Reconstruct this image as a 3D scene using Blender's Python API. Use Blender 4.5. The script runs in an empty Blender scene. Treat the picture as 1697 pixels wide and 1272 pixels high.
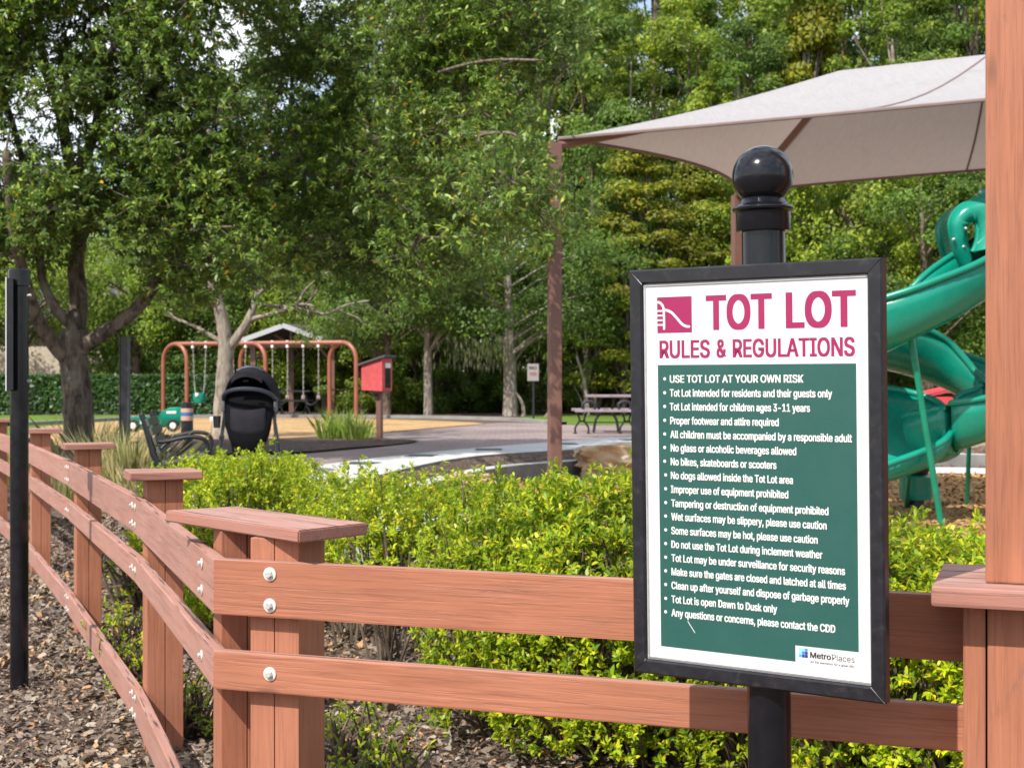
import bpy, bmesh, math, random, os
import numpy as np
from mathutils import Vector, Matrix
random.seed(7)
RNG = np.random.default_rng(11)
SC = bpy.context.scene
COL = SC.collection
R = math.radians

# ------------------------------------------------------------------ camera, sky, sun, exposure
EYE = 1.55                     # eye height of the photographer
FPX = 2357.0                   # 50 mm lens expressed in photo pixels (photo 1697 wide)
cam_d = bpy.data.cameras.new("camera")
cam = bpy.data.objects.new("camera", cam_d)
COL.objects.link(cam)
cam.location = (0, 0, EYE)
cam.rotation_euler = (R(90), 0, 0)
cam_d.sensor_width = 36
cam_d.lens = 36 * FPX / 1697
cam_d.clip_start = 0.05
cam_d.clip_end = 2000
cam_d.dof.use_dof = True
cam_d.dof.focus_distance = 3.3
cam_d.dof.aperture_fstop = 11.0
SC.camera = cam

SUN_DIR = Vector((-0.415, -0.53, 0.74)).normalized()     # towards the sun
elev = math.asin(SUN_DIR.z)
azim = math.atan2(SUN_DIR.x, SUN_DIR.y)
sun_d = bpy.data.lights.new("sun", 'SUN')
sun_d.energy = 5.0
sun_d.angle = R(0.5)
sun_d.color = (1.0, 0.955, 0.88)
sun = bpy.data.objects.new("sun", sun_d)
COL.objects.link(sun)
sun.rotation_euler = SUN_DIR.to_track_quat('Z', 'Y').to_euler()
sun.location = (-10, -20, 30)

W = bpy.data.worlds.new("World")
SC.world = W
W.use_nodes = True
nt = W.node_tree
nt.nodes.clear()
wo = nt.nodes.new('ShaderNodeOutputWorld')
bg = nt.nodes.new('ShaderNodeBackground')
bg.inputs['Strength'].default_value = 0.15
sky = nt.nodes.new('ShaderNodeTexSky')
sky.sky_type = 'NISHITA'
sky.sun_disc = False
sky.sun_elevation = elev
sky.sun_rotation = azim
sky.air_density = 1.0
sky.dust_density = 1.2
sky.ozone_density = 1.2
tc = nt.nodes.new('ShaderNodeTexCoord')
cn = nt.nodes.new('ShaderNodeTexNoise')
cn.inputs['Scale'].default_value = 5.0
cn.inputs['Detail'].default_value = 7
cr = nt.nodes.new('ShaderNodeValToRGB')
cr.color_ramp.elements[0].position = 0.43
cr.color_ramp.elements[1].position = 0.60
cmix = nt.nodes.new('ShaderNodeMix')
cmix.data_type = 'RGBA'
cmix.inputs['B'].default_value = (8.2, 8.4, 8.8, 1)
nt.links.new(tc.outputs['Generated'], cn.inputs['Vector'])
nt.links.new(cn.outputs['Fac'], cr.inputs['Fac'])
nt.links.new(cr.outputs['Color'], cmix.inputs['Factor'])
nt.links.new(sky.outputs['Color'], cmix.inputs['A'])
nt.links.new(cmix.outputs['Result'], bg.inputs['Color'])
nt.links.new(bg.outputs['Background'], wo.inputs['Surface'])

SC.view_settings.view_transform = 'Standard'
SC.view_settings.look = 'None'
SC.view_settings.gamma = 1
SC.view_settings.exposure = 0.36
SC.view_settings.use_curve_mapping = False
SC.cycles.use_denoising = True
SC.cycles.max_bounces = 8
SC.cycles.transparent_max_bounces = 8
SC.cycles.sample_clamp_indirect = 6

# ------------------------------------------------------------------ small helpers
def at(px, py, Y):
    """world point seen at photo pixel px, py when it stands Y metres away"""
    return Vector(((px - 848.5) / FPX * Y, Y, EYE - (py - 636) / FPX * Y))

def on(px, py, z):
    """world point of the level plane z seen at a photo pixel"""
    Y = (EYE - z) * FPX / (py - 636)
    return Vector(((px - 848.5) / FPX * Y, Y, z))

WM = {}
def tag(o, label=None, cat=None, group=None, kind=None):
    if label: o['label'] = label
    if cat: o['category'] = cat
    if group: o['group'] = group
    if kind: o['kind'] = kind
    return o

def thing(name, loc, label, cat, group=None):
    o = bpy.data.objects.new(name, None)
    o.empty_display_size = 0.2
    o.location = loc
    COL.objects.link(o)
    WM[o] = Matrix.Translation(Vector(loc))
    return tag(o, label, cat, group)

def link(name, me, mat, parent=None, M=None):
    """M: world matrix of the mesh's own frame; None = the parent's frame"""
    o = bpy.data.objects.new(name, me)
    COL.objects.link(o)
    if mat is not None:
        for m in (mat if isinstance(mat, (list, tuple)) else [mat]):
            me.materials.append(m)
    PM = WM[parent] if parent is not None else Matrix.Identity(4)
    if parent is not None:
        o.parent = parent
    if M is None:
        M = PM
    o.matrix_basis = PM.inverted() @ M
    WM[o] = M
    return o

def copy_tree(o, parent=None):
    c = o.copy()
    COL.objects.link(c)
    if parent is not None:
        c.parent = parent
    for ch in o.children:
        copy_tree(ch, c)
    return c

class MB:
    """collects shapes in world coordinates, links them as ONE mesh object"""
    def __init__(s):
        s.v = []; s.f = []; s.m = []; s.mi = 0
    def add(s, vs, fs):
        n = len(s.v)
        s.v += [tuple(p) for p in vs]
        s.f += [tuple(i + n for i in f) for f in fs]
        s.m += [s.mi] * len(fs)
        return s
    def box(s, c, size, ax=None, up=None):
        c = Vector(c)
        x = Vector(ax).normalized() if ax is not None else Vector((1, 0, 0))
        z0 = Vector(up) if up is not None else Vector((0, 0, 1))
        y = z0.cross(x).normalized(); z = x.cross(y).normalized()
        a, b, d = size[0] / 2, size[1] / 2, size[2] / 2
        vs = [c + x * (a * i) + y * (b * j) + z * (d * k) for k in (-1, 1) for j in (-1, 1) for i in (-1, 1)]
        return s.add(vs, [(0, 2, 3, 1), (4, 5, 7, 6), (0, 1, 5, 4), (2, 6, 7, 3), (1, 3, 7, 5), (0, 4, 6, 2)])
    def bbox(s, c, size, ax=None, up=None, b=0.004):
        """box with chamfered edges"""
        bm = bmesh.new()
        bmesh.ops.create_cube(bm, size=1)
        for v in bm.verts:
            v.co = Vector((v.co.x * size[0], v.co.y * size[1], v.co.z * size[2]))
        bmesh.ops.bevel(bm, geom=bm.edges[:], offset=b, segments=2, affect='EDGES', profile=0.6)
        c = Vector(c)
        x = Vector(ax).normalized() if ax is not None else Vector((1, 0, 0))
        z0 = Vector(up) if up is not None else Vector((0, 0, 1))
        y = z0.cross(x).normalized(); z = x.cross(y).normalized()
        bm.verts.index_update()
        s.add([c + x * v.co.x + y * v.co.y + z * v.co.z for v in bm.verts], [[v.index for v in f.verts] for f in bm.faces])
        bm.free()
        return s
    def tube(s, pts, rad, n=8, cap=True, wob=0.0):
        pts = [Vector(p) for p in pts]
        if not isinstance(rad, (list, tuple)):
            rad = [rad] * len(pts)
        vs = []; fs = []
        t0 = (pts[1] - pts[0]).normalized()
        u = t0.orthogonal().normalized()
        for i, p in enumerate(pts):
            t = (pts[min(i + 1, len(pts) - 1)] - pts[max(i - 1, 0)]).normalized()
            u = (u - t * u.dot(t))
            u = u.normalized() if u.length > 1e-6 else t.orthogonal().normalized()
            w = t.cross(u)
            for k in range(n):
                a = 2 * math.pi * k / n
                r = rad[i] * (1 + (random.uniform(-wob, wob) if wob else 0))
                vs.append(p + (u * math.cos(a) + w * math.sin(a)) * r)
        for i in range(len(pts) - 1):
            for k in range(n):
                k2 = (k + 1) % n
                fs.append((i * n + k, i * n + k2, (i + 1) * n + k2, (i + 1) * n + k))
        if cap:
            fs.append(tuple(range(n - 1, -1, -1)))
            fs.append(tuple((len(pts) - 1) * n + k for k in range(n)))
        return s.add(vs, fs)
    def lathe(s, prof, base, axis=(0, 0, 1), n=24):
        """prof: (radius, height) from the bottom up"""
        a = Vector(axis).normalized()
        u = a.orthogonal().normalized(); w = a.cross(u)
        base = Vector(base); vs = []; fs = []
        for r, h in prof:
            for k in range(n):
                t = 2 * math.pi * k / n
                vs.append(base + a * h + (u * math.cos(t) + w * math.sin(t)) * r)
        for i in range(len(prof) - 1):
            for k in range(n):
                k2 = (k + 1) % n
                fs.append((i * n + k, i * n + k2, (i + 1) * n + k2, (i + 1) * n + k))
        fs.append(tuple(range(n - 1, -1, -1)))
        fs.append(tuple((len(prof) - 1) * n + k for k in range(n)))
        return s.add(vs, fs)
    def prism(s, poly, d):
        """poly: world points of one face; extruded by vector d"""
        poly = [Vector(p) for p in poly]; d = Vector(d); n = len(poly)
        nrm = Vector((0, 0, 0))
        for i in range(n):
            nrm += poly[i].cross(poly[(i + 1) % n])
        if nrm.dot(d) > 0:
            poly.reverse()
        vs = poly + [p + d for p in poly]
        fs = [tuple(range(n)), tuple(range(2 * n - 1, n - 1, -1))]
        fs += [(i, i + n, (i + 1) % n + n, (i + 1) % n) for i in range(n)]
        return s.add(vs, fs)
    def grid(s, rows):
        n = len(rows[0]); vs = [p for r in rows for p in r]
        fs = [(i * n + j, i * n + j + 1, (i + 1) * n + j + 1, (i + 1) * n + j) for i in range(len(rows) - 1) for j in range(n - 1)]
        return s.add(vs, fs)
    def build(s, name, mat, parent=None, smooth=False, M=None, fix=False):
        me = bpy.data.meshes.new(name)
        o = link(name, me, mat, parent, M)
        inv = WM[o].inverted()
        me.from_pydata([inv @ Vector(p) for p in s.v], [], s.f)
        me.update()
        if fix:
            bm = bmesh.new(); bm.from_mesh(me)
            bmesh.ops.recalc_face_normals(bm, faces=bm.faces[:]); bm.to_mesh(me); bm.free()
        if any(s.m):
            me.polygons.foreach_set('material_index', s.m)
        if smooth:
            me.polygons.foreach_set('use_smooth', [True] * len(me.polygons))
            if smooth != 'all':
                me.set_sharp_from_angle(angle=R(40))
        return o

def frame_of(c, x, up=(0, 0, 1)):
    x = Vector(x).normalized(); y = Vector(up).cross(x).normalized(); z = x.cross(y)
    M = Matrix((x, y, z)).transposed().to_4x4()
    M.translation = Vector(c)
    return M

def board(name, c, size, x, mat, parent, up=(0, 0, 1), b=0.005, rough=0.0):
    """a plank with its own frame: local X runs along the grain"""
    M = frame_of(c, x, up)
    m = MB(); m.bbox(c, size, x, up, b)
    if rough:
        m.v = [tuple(Vector(p) + Vector([random.uniform(-rough, rough) for _ in range(3)])) for p in m.v]
    return m.build(name, mat, parent, M=M)

def catmull(pts, n=8, closed=False):
    pts = [Vector(p) for p in pts]; out = []; N = len(pts)
    for i in range(N if closed else N - 1):
        if closed:
            p0, p1, p2, p3 = pts[i - 1], pts[i], pts[(i + 1) % N], pts[(i + 2) % N]
        else:
            p0, p1, p2, p3 = pts[max(i - 1, 0)], pts[i], pts[i + 1], pts[min(i + 2, N - 1)]
        for k in range(n):
            t = k / n
            out.append(0.5 * ((2 * p1) + (p2 - p0) * t + (2 * p0 - 5 * p1 + 4 * p2 - p3) * t * t + (3 * p1 - p0 - 3 * p2 + p3) * t ** 3))
    if not closed:
        out.append(pts[-1])
    return out

# ------------------------------------------------------------------ materials
def newmat(name):
    m = bpy.data.materials.new(name); m.use_nodes = True
    n = m.node_tree.nodes
    return m, n, m.node_tree.links, n['Principled BSDF']

def c4(c): return (c[0], c[1], c[2], 1)

def ramp(n, l, fac, stops):
    r = n.new('ShaderNodeValToRGB')
    e = r.color_ramp.elements
    while len(e) < len(stops): e.new(0.5)
    for k, (p, c) in enumerate(stops):
        e[k].position = p; e[k].color = c4(c)
    l.new(fac, r.inputs['Fac'])
    return r.outputs['Color']

def noise(n, l, vec, scale, detail=5, dist=0.0, rough=0.55):
    t = n.new('ShaderNodeTexNoise')
    t.inputs['Scale'].default_value = scale; t.inputs['Detail'].default_value = detail
    t.inputs['Distortion'].default_value = dist; t.inputs['Roughness'].default_value = rough
    if vec is not None: l.new(vec, t.inputs['Vector'])
    return t.outputs['Fac']

def mapped(n, l, out, scale, loc=(0, 0, 0)):
    mp = n.new('ShaderNodeMapping')
    mp.inputs['Scale'].default_value = scale; mp.inputs['Location'].default_value = loc
    l.new(out, mp.inputs['Vector'])
    return mp.outputs['Vector']

def mix(n, l, a, b, fac, mode='MIX'):
    x = n.new('ShaderNodeMix'); x.data_type = 'RGBA'; x.blend_type = mode
    for k, v in (('A', a), ('B', b)):
        if isinstance(v, (tuple, list)): x.inputs[k].default_value = c4(v)
        else: l.new(v, x.inputs[k])
    if isinstance(fac, (int, float)): x.inputs['Factor'].default_value = fac
    else: l.new(fac, x.inputs['Factor'])
    return x.outputs['Result']

def mrange(n, l, v, a, b, c=0.0, d=1.0):
    x = n.new('ShaderNodeMapRange')
    for k, q in zip(('From Min', 'From Max', 'To Min', 'To Max'), (a, b, c, d)): x.inputs[k].default_value = q
    l.new(v, x.inputs['Value'])
    return x.outputs['Result']

def math2(n, l, op, a, b):
    x = n.new('ShaderNodeMath'); x.operation = op
    for k, v in enumerate((a, b)):
        if isinstance(v, (int, float)): x.inputs[k].default_value = v
        else: l.new(v, x.inputs[k])
    return x.outputs[0]

def bump(n, l, h, p, strength=0.3, dist=0.01):
    b = n.new('ShaderNodeBump')
    b.inputs['Strength'].default_value = strength; b.inputs['Distance'].default_value = dist
    l.new(h, b.inputs['Height']); l.new(b.outputs['Normal'], p.inputs['Normal'])

def paint(name, col, rough=0.4, var=0.12, scale=6, metal=0.0, bmp=0.0, spec=0.5, dirt=None):
    m, n, l, p = newmat(name)
    t = n.new('ShaderNodeTexCoord').outputs['Object']
    f = noise(n, l, t, scale, 6)
    c = ramp(n, l, f, [(0.3, [x * (1 - var) for x in col]), (0.7, [min(1, x * (1 + var)) for x in col])])
    if dirt:
        f2 = noise(n, l, t, scale * 5, 8, 0.4)
        c = mix(n, l, c, dirt, mrange(n, l, f2, 0.56, 0.75, 0, 0.5))
    l.new(c, p.inputs['Base Color'])
    l.new(mrange(n, l, noise(n, l, t, scale * 4, 5), 0.3, 0.7, max(0.03, rough - 0.08), rough + 0.1), p.inputs['Roughness'])
    p.inputs['Metallic'].default_value = metal
    p.inputs['Specular IOR Level'].default_value = spec
    if bmp: bump(n, l, noise(n, l, t, scale * 25, 4), p, bmp, 0.002)
    return m

def wood(name, col, axis=0, bleach=(0.42, 0.25, 0.215), over=0.0, topb=0.7):
    m, n, l, p = newmat(name)
    t = n.new('ShaderNodeTexCoord').outputs['Object']
    oi = n.new('ShaderNodeObjectInfo').outputs['Random']
    comb = n.new('ShaderNodeCombineXYZ')
    for k in range(3): l.new(math2(n, l, 'MULTIPLY', oi, 7.0 + 3 * k), comb.inputs[k])
    va = n.new('ShaderNodeVectorMath'); va.operation = 'ADD'
    l.new(t, va.inputs[0]); l.new(comb.outputs[0], va.inputs[1]); t = va.outputs[0]
    def sc(a, b): return tuple(a if k == axis else b for k in range(3))
    g1 = noise(n, l, mapped(n, l, t, sc(1.0, 16)), 2.2, 7, 0.5)
    g2 = noise(n, l, mapped(n, l, t, sc(4.0, 150)), 2.0, 4, 0.2)
    blot = noise(n, l, t, 3.5, 5)
    c = ramp(n, l, g1, [(0.28, [x * 0.87 for x in col]), (0.5, col), (0.72, [min(1, x * 1.08) for x in col])])
    c = mix(n, l, c, ramp(n, l, g2, [(0.3, (0.80, 0.80, 0.80)), (0.62, (1.04, 1.04, 1.04))]), 0.5, 'MULTIPLY')
    c = mix(n, l, c, ramp(n, l, blot, [(0.3, (0.86, 0.84, 0.84)), (0.7, (1.08, 1.08, 1.09))]), 0.8, 'MULTIPLY')
    c = mix(n, l, c, ramp(n, l, oi, [(0.0, (0.84, 0.80, 0.79)), (0.35, (1.0, 0.97, 0.95)), (0.7, (0.93, 0.93, 0.97)), (1.0, (1.06, 1.05, 1.02))]), 1.0, 'MULTIPLY')
    g3 = noise(n, l, mapped(n, l, t, sc(2.2, 60)), 2.0, 6, 0.8)
    c = mix(n, l, c, ramp(n, l, g3, [(0.34, (0.74, 0.70, 0.70)), (0.48, (1, 1, 1)), (0.70, (1.10, 1.12, 1.15))]), 0.75, 'MULTIPLY')
    dt = noise(n, l, mapped(n, l, t, sc(1.5, 5)), 3.0, 8, 1.2, 0.7)
    c = mix(n, l, c, (0.10, 0.055, 0.045), mrange(n, l, dt, 0.60, 0.72, 0.0, 0.45))
    # knots, a few
    vk = n.new('ShaderNodeTexVoronoi'); vk.inputs['Scale'].default_value = 1.0
    l.new(mapped(n, l, t, sc(1.9, 5.5)), vk.inputs['Vector'])
    c = mix(n, l, c, [x * 0.35 for x in col], mrange(n, l, vk.outputs['Distance'], 0.05, 0.10, 0.75, 0.0))
    # weathering: paler, pinker on faces that look up, and over all of the older boards
    geo = n.new('ShaderNodeNewGeometry')
    sx = n.new('ShaderNodeSeparateXYZ'); l.new(geo.outputs['Normal'], sx.inputs[0])
    upf = mrange(n, l, sx.outputs['Z'], 0.5, 0.95, 0.0, topb)
    wn = mrange(n, l, noise(n, l, mapped(n, l, t, sc(1.2, 9)), 2.6, 6), 0.32, 0.68, 0.45, 1.0)
    wf = math2(n, l, 'MULTIPLY', math2(n, l, 'MAXIMUM', upf, over), wn)
    c = mix(n, l, c, bleach, wf)
    # dark drying cracks and mould, on the weathered tops
    ck = noise(n, l, mapped(n, l, t, sc(1.4, 42)), 1.6, 6, 0.3)
    ckm = mrange(n, l, ck, 0.555, 0.60, 0.0, 0.85)
    ckf = math2(n, l, 'MULTIPLY', ckm, math2(n, l, 'ADD', mrange(n, l, sx.outputs['Z'], 0.5, 0.9, 0.0, 0.9), 0.02 + over * 0.25))
    c = mix(n, l, c, (0.06, 0.035, 0.035), ckf)
    l.new(c, p.inputs['Base Color'])
    p.inputs['Roughness'].default_value = 0.62
    p.inputs['Specular IOR Level'].default_value = 0.35
    h = math2(n, l, 'SUBTRACT', math2(n, l, 'MULTIPLY', g2, 0.5), math2(n, l, 'MULTIPLY', ckm, 0.6))
    bump(n, l, h, p, 0.45, 0.003)
    return m

def leaf(name, cols, trans=0.3, rough=0.4, noise_scale=1.2, spec=0.4, clump=(0.75, 1.2), accent=None):
    m, n, l, p = newmat(name)
    geo = n.new('ShaderNodeNewGeometry')
    k = len(cols)
    c = ramp(n, l, geo.outputs['Random Per Island'], [(i / k, q) for i, q in enumerate(cols)])
    c.node.color_ramp.interpolation = 'CONSTANT'
    if accent:
        wn = n.new('ShaderNodeTexWhiteNoise'); wn.noise_dimensions = '1D'
        l.new(math2(n, l, 'MULTIPLY', geo.outputs['Random Per Island'], 917.0), wn.inputs['W'])
        c = mix(n, l, c, accent[0], math2(n, l, 'LESS_THAN', wn.outputs['Value'], accent[1]))
    t = n.new('ShaderNodeTexCoord').outputs['Object']
    f = noise(n, l, t, noise_scale, 3)
    c = mix(n, l, c, ramp(n, l, f, [(0.35, (clump[0],) * 3), (0.65, (clump[1], clump[1], clump[0] + 0.1))]), 1.0, 'MULTIPLY')
    oi = n.new('ShaderNodeObjectInfo').outputs['Random']
    c = mix(n, l, c, ramp(n, l, oi, [(0.0, (0.82, 0.86, 0.8)), (0.5, (1, 1, 1)), (1.0, (1.18, 1.12, 0.9))]), 1.0, 'MULTIPLY')
    l.new(c, p.inputs['Base Color'])
    p.inputs['Roughness'].default_value = rough
    p.inputs['Specular IOR Level'].default_value = spec
    tr = n.new('ShaderNodeBsdfTranslucent')
    l.new(mix(n, l, c, (0.58, 0.88, 0.22), 0.22, 'MIX'), tr.inputs['Color'])
    mx = n.new('ShaderNodeMixShader'); mx.inputs[0].default_value = trans
    l.new(p.outputs[0], mx.inputs[1]); l.new(tr.outputs[0], mx.inputs[2])
    l.new(mx.outputs[0], n['Material Output'].inputs['Surface'])
    return m

def ground_mat(name, stops, scale, fine=60, bmp=0.6, rough=0.9, big=0.6, bd=0.02):
    m, n, l, p = newmat(name)
    t = n.new('ShaderNodeTexCoord').outputs['Object']
    v = n.new('ShaderNodeTexVoronoi'); v.inputs['Scale'].default_value = fine; l.new(t, v.inputs['Vector'])
    bw = n.new('ShaderNodeSeparateColor'); l.new(v.outputs['Color'], bw.inputs[0])
    f = math2(n, l, 'ADD', math2(n, l, 'MULTIPLY', bw.outputs[0], 0.6), math2(n, l, 'MULTIPLY', noise(n, l, t, scale, 8), 0.4))
    c = ramp(n, l, f, stops)
    c = mix(n, l, c, ramp(n, l, noise(n, l, t, big, 4), [(0.3, (0.78,) * 3), (0.7, (1.12,) * 3)]), 1.0, 'MULTIPLY')
    l.new(c, p.inputs['Base Color']); p.inputs['Roughness'].default_value = rough
    p.inputs['Specular IOR Level'].default_value = 0.2
    bump(n, l, math2(n, l, 'ADD', bw.outputs[1], noise(n, l, t, scale * 3, 6)), p, bmp, bd)
    return m

M = {}
M['wood'] = wood('redwood_stain', (0.355, 0.130, 0.066), 0, over=0.10)
M['wood_old'] = wood('weathered_stain', (0.35, 0.150, 0.098), 0, over=0.60)
M['wood_post'] = wood('redwood_stain_upright', (0.375, 0.138, 0.067), 0, over=0.12)
M['wood_cap'] = wood('bleached_stain', (0.33, 0.135, 0.09), 0, over=0.35, topb=0.95)
M['black'] = paint('black_gloss_paint', (0.007, 0.0075, 0.010), 0.17, 0.25, 9, spec=0.38, bmp=0.05)
M['black_satin'] = paint('black_satin_paint', (0.0105, 0.0105, 0.014), 0.36, 0.25, 10, bmp=0.06, dirt=(0.05, 0.045, 0.04))
M['bolt'] = paint('galvanised_bolt', (0.62, 0.61, 0.58), 0.38, 0.15, 60, metal=0.55)
M['washer'] = paint('painted_washer', (0.62, 0.56, 0.50), 0.5, 0.15, 60, dirt=(0.30, 0.13, 0.07))
M['poster'] = paint('white_poster', (0.60, 0.595, 0.59), 0.28, 0.03, 4, dirt=(0.52, 0.51, 0.48))
M['green_panel'] = paint('green_print', (0.020, 0.085, 0.072), 0.30, 0.03, 3)
M['white_ink'] = paint('white_print', (0.66, 0.655, 0.63), 0.35, 0.02, 5)
M['pink_ink'] = paint('magenta_print', (0.29, 0.013, 0.082), 0.35, 0.05, 5)
M['dark_ink'] = paint('charcoal_print', (0.035, 0.035, 0.04), 0.35, 0.05, 5)
for i, cc in enumerate([(0.28, 0.62, 0.78), (0.18, 0.50, 0.85), (0.05, 0.22, 0.58), (0.22, 0.58, 0.80), (0.05, 0.18, 0.60), (0.012, 0.03, 0.25), (0.06, 0.36, 0.68), (0.01, 0.03, 0.27), (0.01, 0.015, 0.20)]):
    M['blue%d' % i] = paint('blue_print', cc, 0.35, 0.03, 5)
M['alum'] = paint('bare_aluminium', (0.6, 0.6, 0.6), 0.35, 0.1, 20, metal=0.8)
M['teal'] = paint('teal_plastic', (0.003, 0.225, 0.155), 0.26, 0.10, 2.5, spec=0.5)
M['teal_pole'] = paint('green_coated_pipe', (0.004, 0.20, 0.115), 0.3, 0.12, 5)
M['red_plastic'] = paint('red_plastic', (0.55, 0.035, 0.045), 0.35, 0.15, 4)
M['red_paint'] = paint('faded_red_paint', (0.52, 0.07, 0.075), 0.6, 0.2, 7, dirt=(0.30, 0.06, 0.06))
M['brown_steel'] = paint('brown_powder_coat', (0.165, 0.080, 0.062), 0.4, 0.12, 3)
M['swing_steel'] = paint('terracotta_pipe', (0.25, 0.080, 0.045), 0.4, 0.12, 3)
M['chain'] = paint('pale_chain', (0.34, 0.34, 0.31), 0.45, 0.2, 30)
M['shade_cloth'] = None
M['dark_fabric'] = paint('charcoal_fabric', (0.018, 0.017, 0.021), 0.9, 0.2, 14, bmp=0.3, spec=0.12)
M['black_fabric'] = paint('black_fabric', (0.004, 0.004, 0.005), 0.9, 0.2, 14, bmp=0.3, spec=0.12)
M['navy_trim'] = paint('dark_navy_trim', (0.017, 0.020, 0.034), 0.5, 0.2, 14)
M['frame_grey'] = paint('grey_frame_metal', (0.10, 0.10, 0.105), 0.4, 0.2, 20, metal=0.3)
M['tyre'] = paint('black_rubber', (0.015, 0.015, 0.015), 0.75, 0.2, 20)
M['white_plastic'] = paint('white_plastic', (0.72, 0.73, 0.72), 0.35, 0.06, 10)
M['iron'] = paint('black_cast_iron', (0.014, 0.015, 0.018), 0.45, 0.25, 15)
M['grey_slat'] = paint('grey_recycled_slat', (0.085, 0.088, 0.070), 0.6, 0.2, 8)
M['mauve_slat'] = paint('mauve_brown_slat', (0.26, 0.20, 0.215), 0.6, 0.2, 8)
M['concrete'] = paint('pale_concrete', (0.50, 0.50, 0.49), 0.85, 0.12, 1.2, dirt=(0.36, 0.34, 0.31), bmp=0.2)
M['riser'] = paint('dark_concrete', (0.17, 0.165, 0.155), 0.9, 0.30, 2.5, dirt=(0.07, 0.07, 0.065), bmp=0.3)  # step risers, darker and blotchier than the treads
M['kerb'] = paint('kerb_concrete', (0.23, 0.215, 0.195), 0.9, 0.2, 2.0, dirt=(0.2, 0.19, 0.17))
M['diamond'] = paint('slate_inlay', (0.025, 0.05, 0.055), 0.5, 0.2, 6)
M['band_tan'] = paint('tan_band', (0.50, 0.29, 0.20), 0.5, 0.1, 6)
M['band_blue'] = paint('blue_band', (0.03, 0.13, 0.30), 0.5, 0.1, 6)
M['stucco'] = paint('beige_stucco', (0.52, 0.44, 0.34), 0.9, 0.12, 2)
M['dark_glass'] = paint('dark_glass', (0.012, 0.014, 0.014), 0.12, 0.2, 2)
M['fascia'] = paint('white_fascia', (0.42, 0.42, 0.44), 0.5, 0.06, 3)
M['shingle'] = paint('grey_roof', (0.085, 0.08, 0.082), 0.85, 0.2, 3, bmp=0.3)
M['sign_grey'] = paint('pale_sign_sheet', (0.27, 0.245, 0.235), 0.5, 0.06, 6)
M['sign_red'] = paint('maroon_print', (0.24, 0.06, 0.07), 0.5, 0.06, 6)
M['tan_panel'] = paint('tan_plastic', (0.40, 0.29, 0.17), 0.4, 0.1, 3)

def bark(name, a, b, sc=9):
    m, n, l, p = newmat(name)
    t = n.new('ShaderNodeTexCoord').outputs['Object']
    f = noise(n, l, mapped(n, l, t, (1, 1, 0.32)), sc, 8, 0.6, 0.65)
    c = ramp(n, l, f, [(0.36, a), (0.62, b)])
    c = mix(n, l, c, (0.30, 0.31, 0.25), mrange(n, l, noise(n, l, t, 2.2, 5), 0.55, 0.7, 0, 0.45))
    l.new(c, p.inputs['Base Color']); p.inputs['Roughness'].default_value = 0.95
    p.inputs['Specular IOR Level'].default_value = 0.15
    bump(n, l, f, p, 0.9, 0.03)
    return m
M['bark'] = bark('oak_bark', (0.045, 0.035, 0.028), (0.22, 0.175, 0.135))
M['bark_pale'] = bark('pale_bark', (0.15, 0.12, 0.095), (0.36, 0.31, 0.26), 12)
M['bark_brown'] = bark('brown_bark', (0.06, 0.042, 0.03), (0.20, 0.15, 0.11), 8)

M['oak_leaf'] = leaf('oak_leaves', [(0.054, 0.104, 0.027), (0.088, 0.155, 0.034), (0.135, 0.215, 0.043), (0.067, 0.126, 0.031), (0.206, 0.289, 0.061), (0.111, 0.181, 0.036), (0.073, 0.142, 0.036), (0.293, 0.356, 0.085), (0.091, 0.161, 0.036), (0.146, 0.228, 0.051)], 0.26, 0.42, 0.9, 0.32, (0.7, 1.25), ((0.40, 0.22, 0.02), 0.012))
M['hedge_leaf'] = leaf('hedge_leaves', [(0.16, 0.26, 0.014), (0.27, 0.37, 0.017), (0.38, 0.45, 0.020), (0.48, 0.50, 0.022), (0.20, 0.31, 0.016), (0.56, 0.53, 0.026), (0.10, 0.20, 0.014), (0.32, 0.41, 0.018), (0.42, 0.47, 0.02)], 0.46, 0.40, 1.6, 0.30, (0.95, 1.42), ((0.60, 0.50, 0.03), 0.06))
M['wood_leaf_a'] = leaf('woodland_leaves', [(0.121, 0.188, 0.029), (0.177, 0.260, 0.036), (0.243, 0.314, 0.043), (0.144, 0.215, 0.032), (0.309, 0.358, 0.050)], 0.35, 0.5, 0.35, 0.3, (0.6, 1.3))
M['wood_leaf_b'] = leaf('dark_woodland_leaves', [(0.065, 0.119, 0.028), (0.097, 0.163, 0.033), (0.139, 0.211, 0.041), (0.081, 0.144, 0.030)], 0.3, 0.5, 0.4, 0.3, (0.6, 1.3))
M['wood_leaf_c'] = leaf('golden_leaves', [(0.156, 0.176, 0.016), (0.221, 0.227, 0.021), (0.273, 0.260, 0.026), (0.130, 0.169, 0.018), (0.286, 0.234, 0.026)], 0.35, 0.5, 0.5, 0.3, (0.6, 1.25))
M['pale_leaf'] = leaf('sparse_pale_leaves', [(0.132, 0.220, 0.033), (0.198, 0.286, 0.044), (0.264, 0.330, 0.066)], 0.4, 0.5, 0.8)
M['hedge_dark'] = leaf('clipped_hedge_leaves', [(0.024, 0.066, 0.014), (0.036, 0.096, 0.018), (0.054, 0.120, 0.022)], 0.25, 0.45, 0.8)
M['blade'] = leaf('green_blades', [(0.20, 0.31, 0.05), (0.27, 0.36, 0.07), (0.36, 0.40, 0.12), (0.16, 0.26, 0.04)], 0.4, 0.5, 1.0)
M['dry_blade'] = leaf('dry_blades', [(0.50, 0.41, 0.27), (0.58, 0.49, 0.34), (0.42, 0.35, 0.20), (0.30, 0.31, 0.13)], 0.35, 0.6, 1.0)
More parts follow.
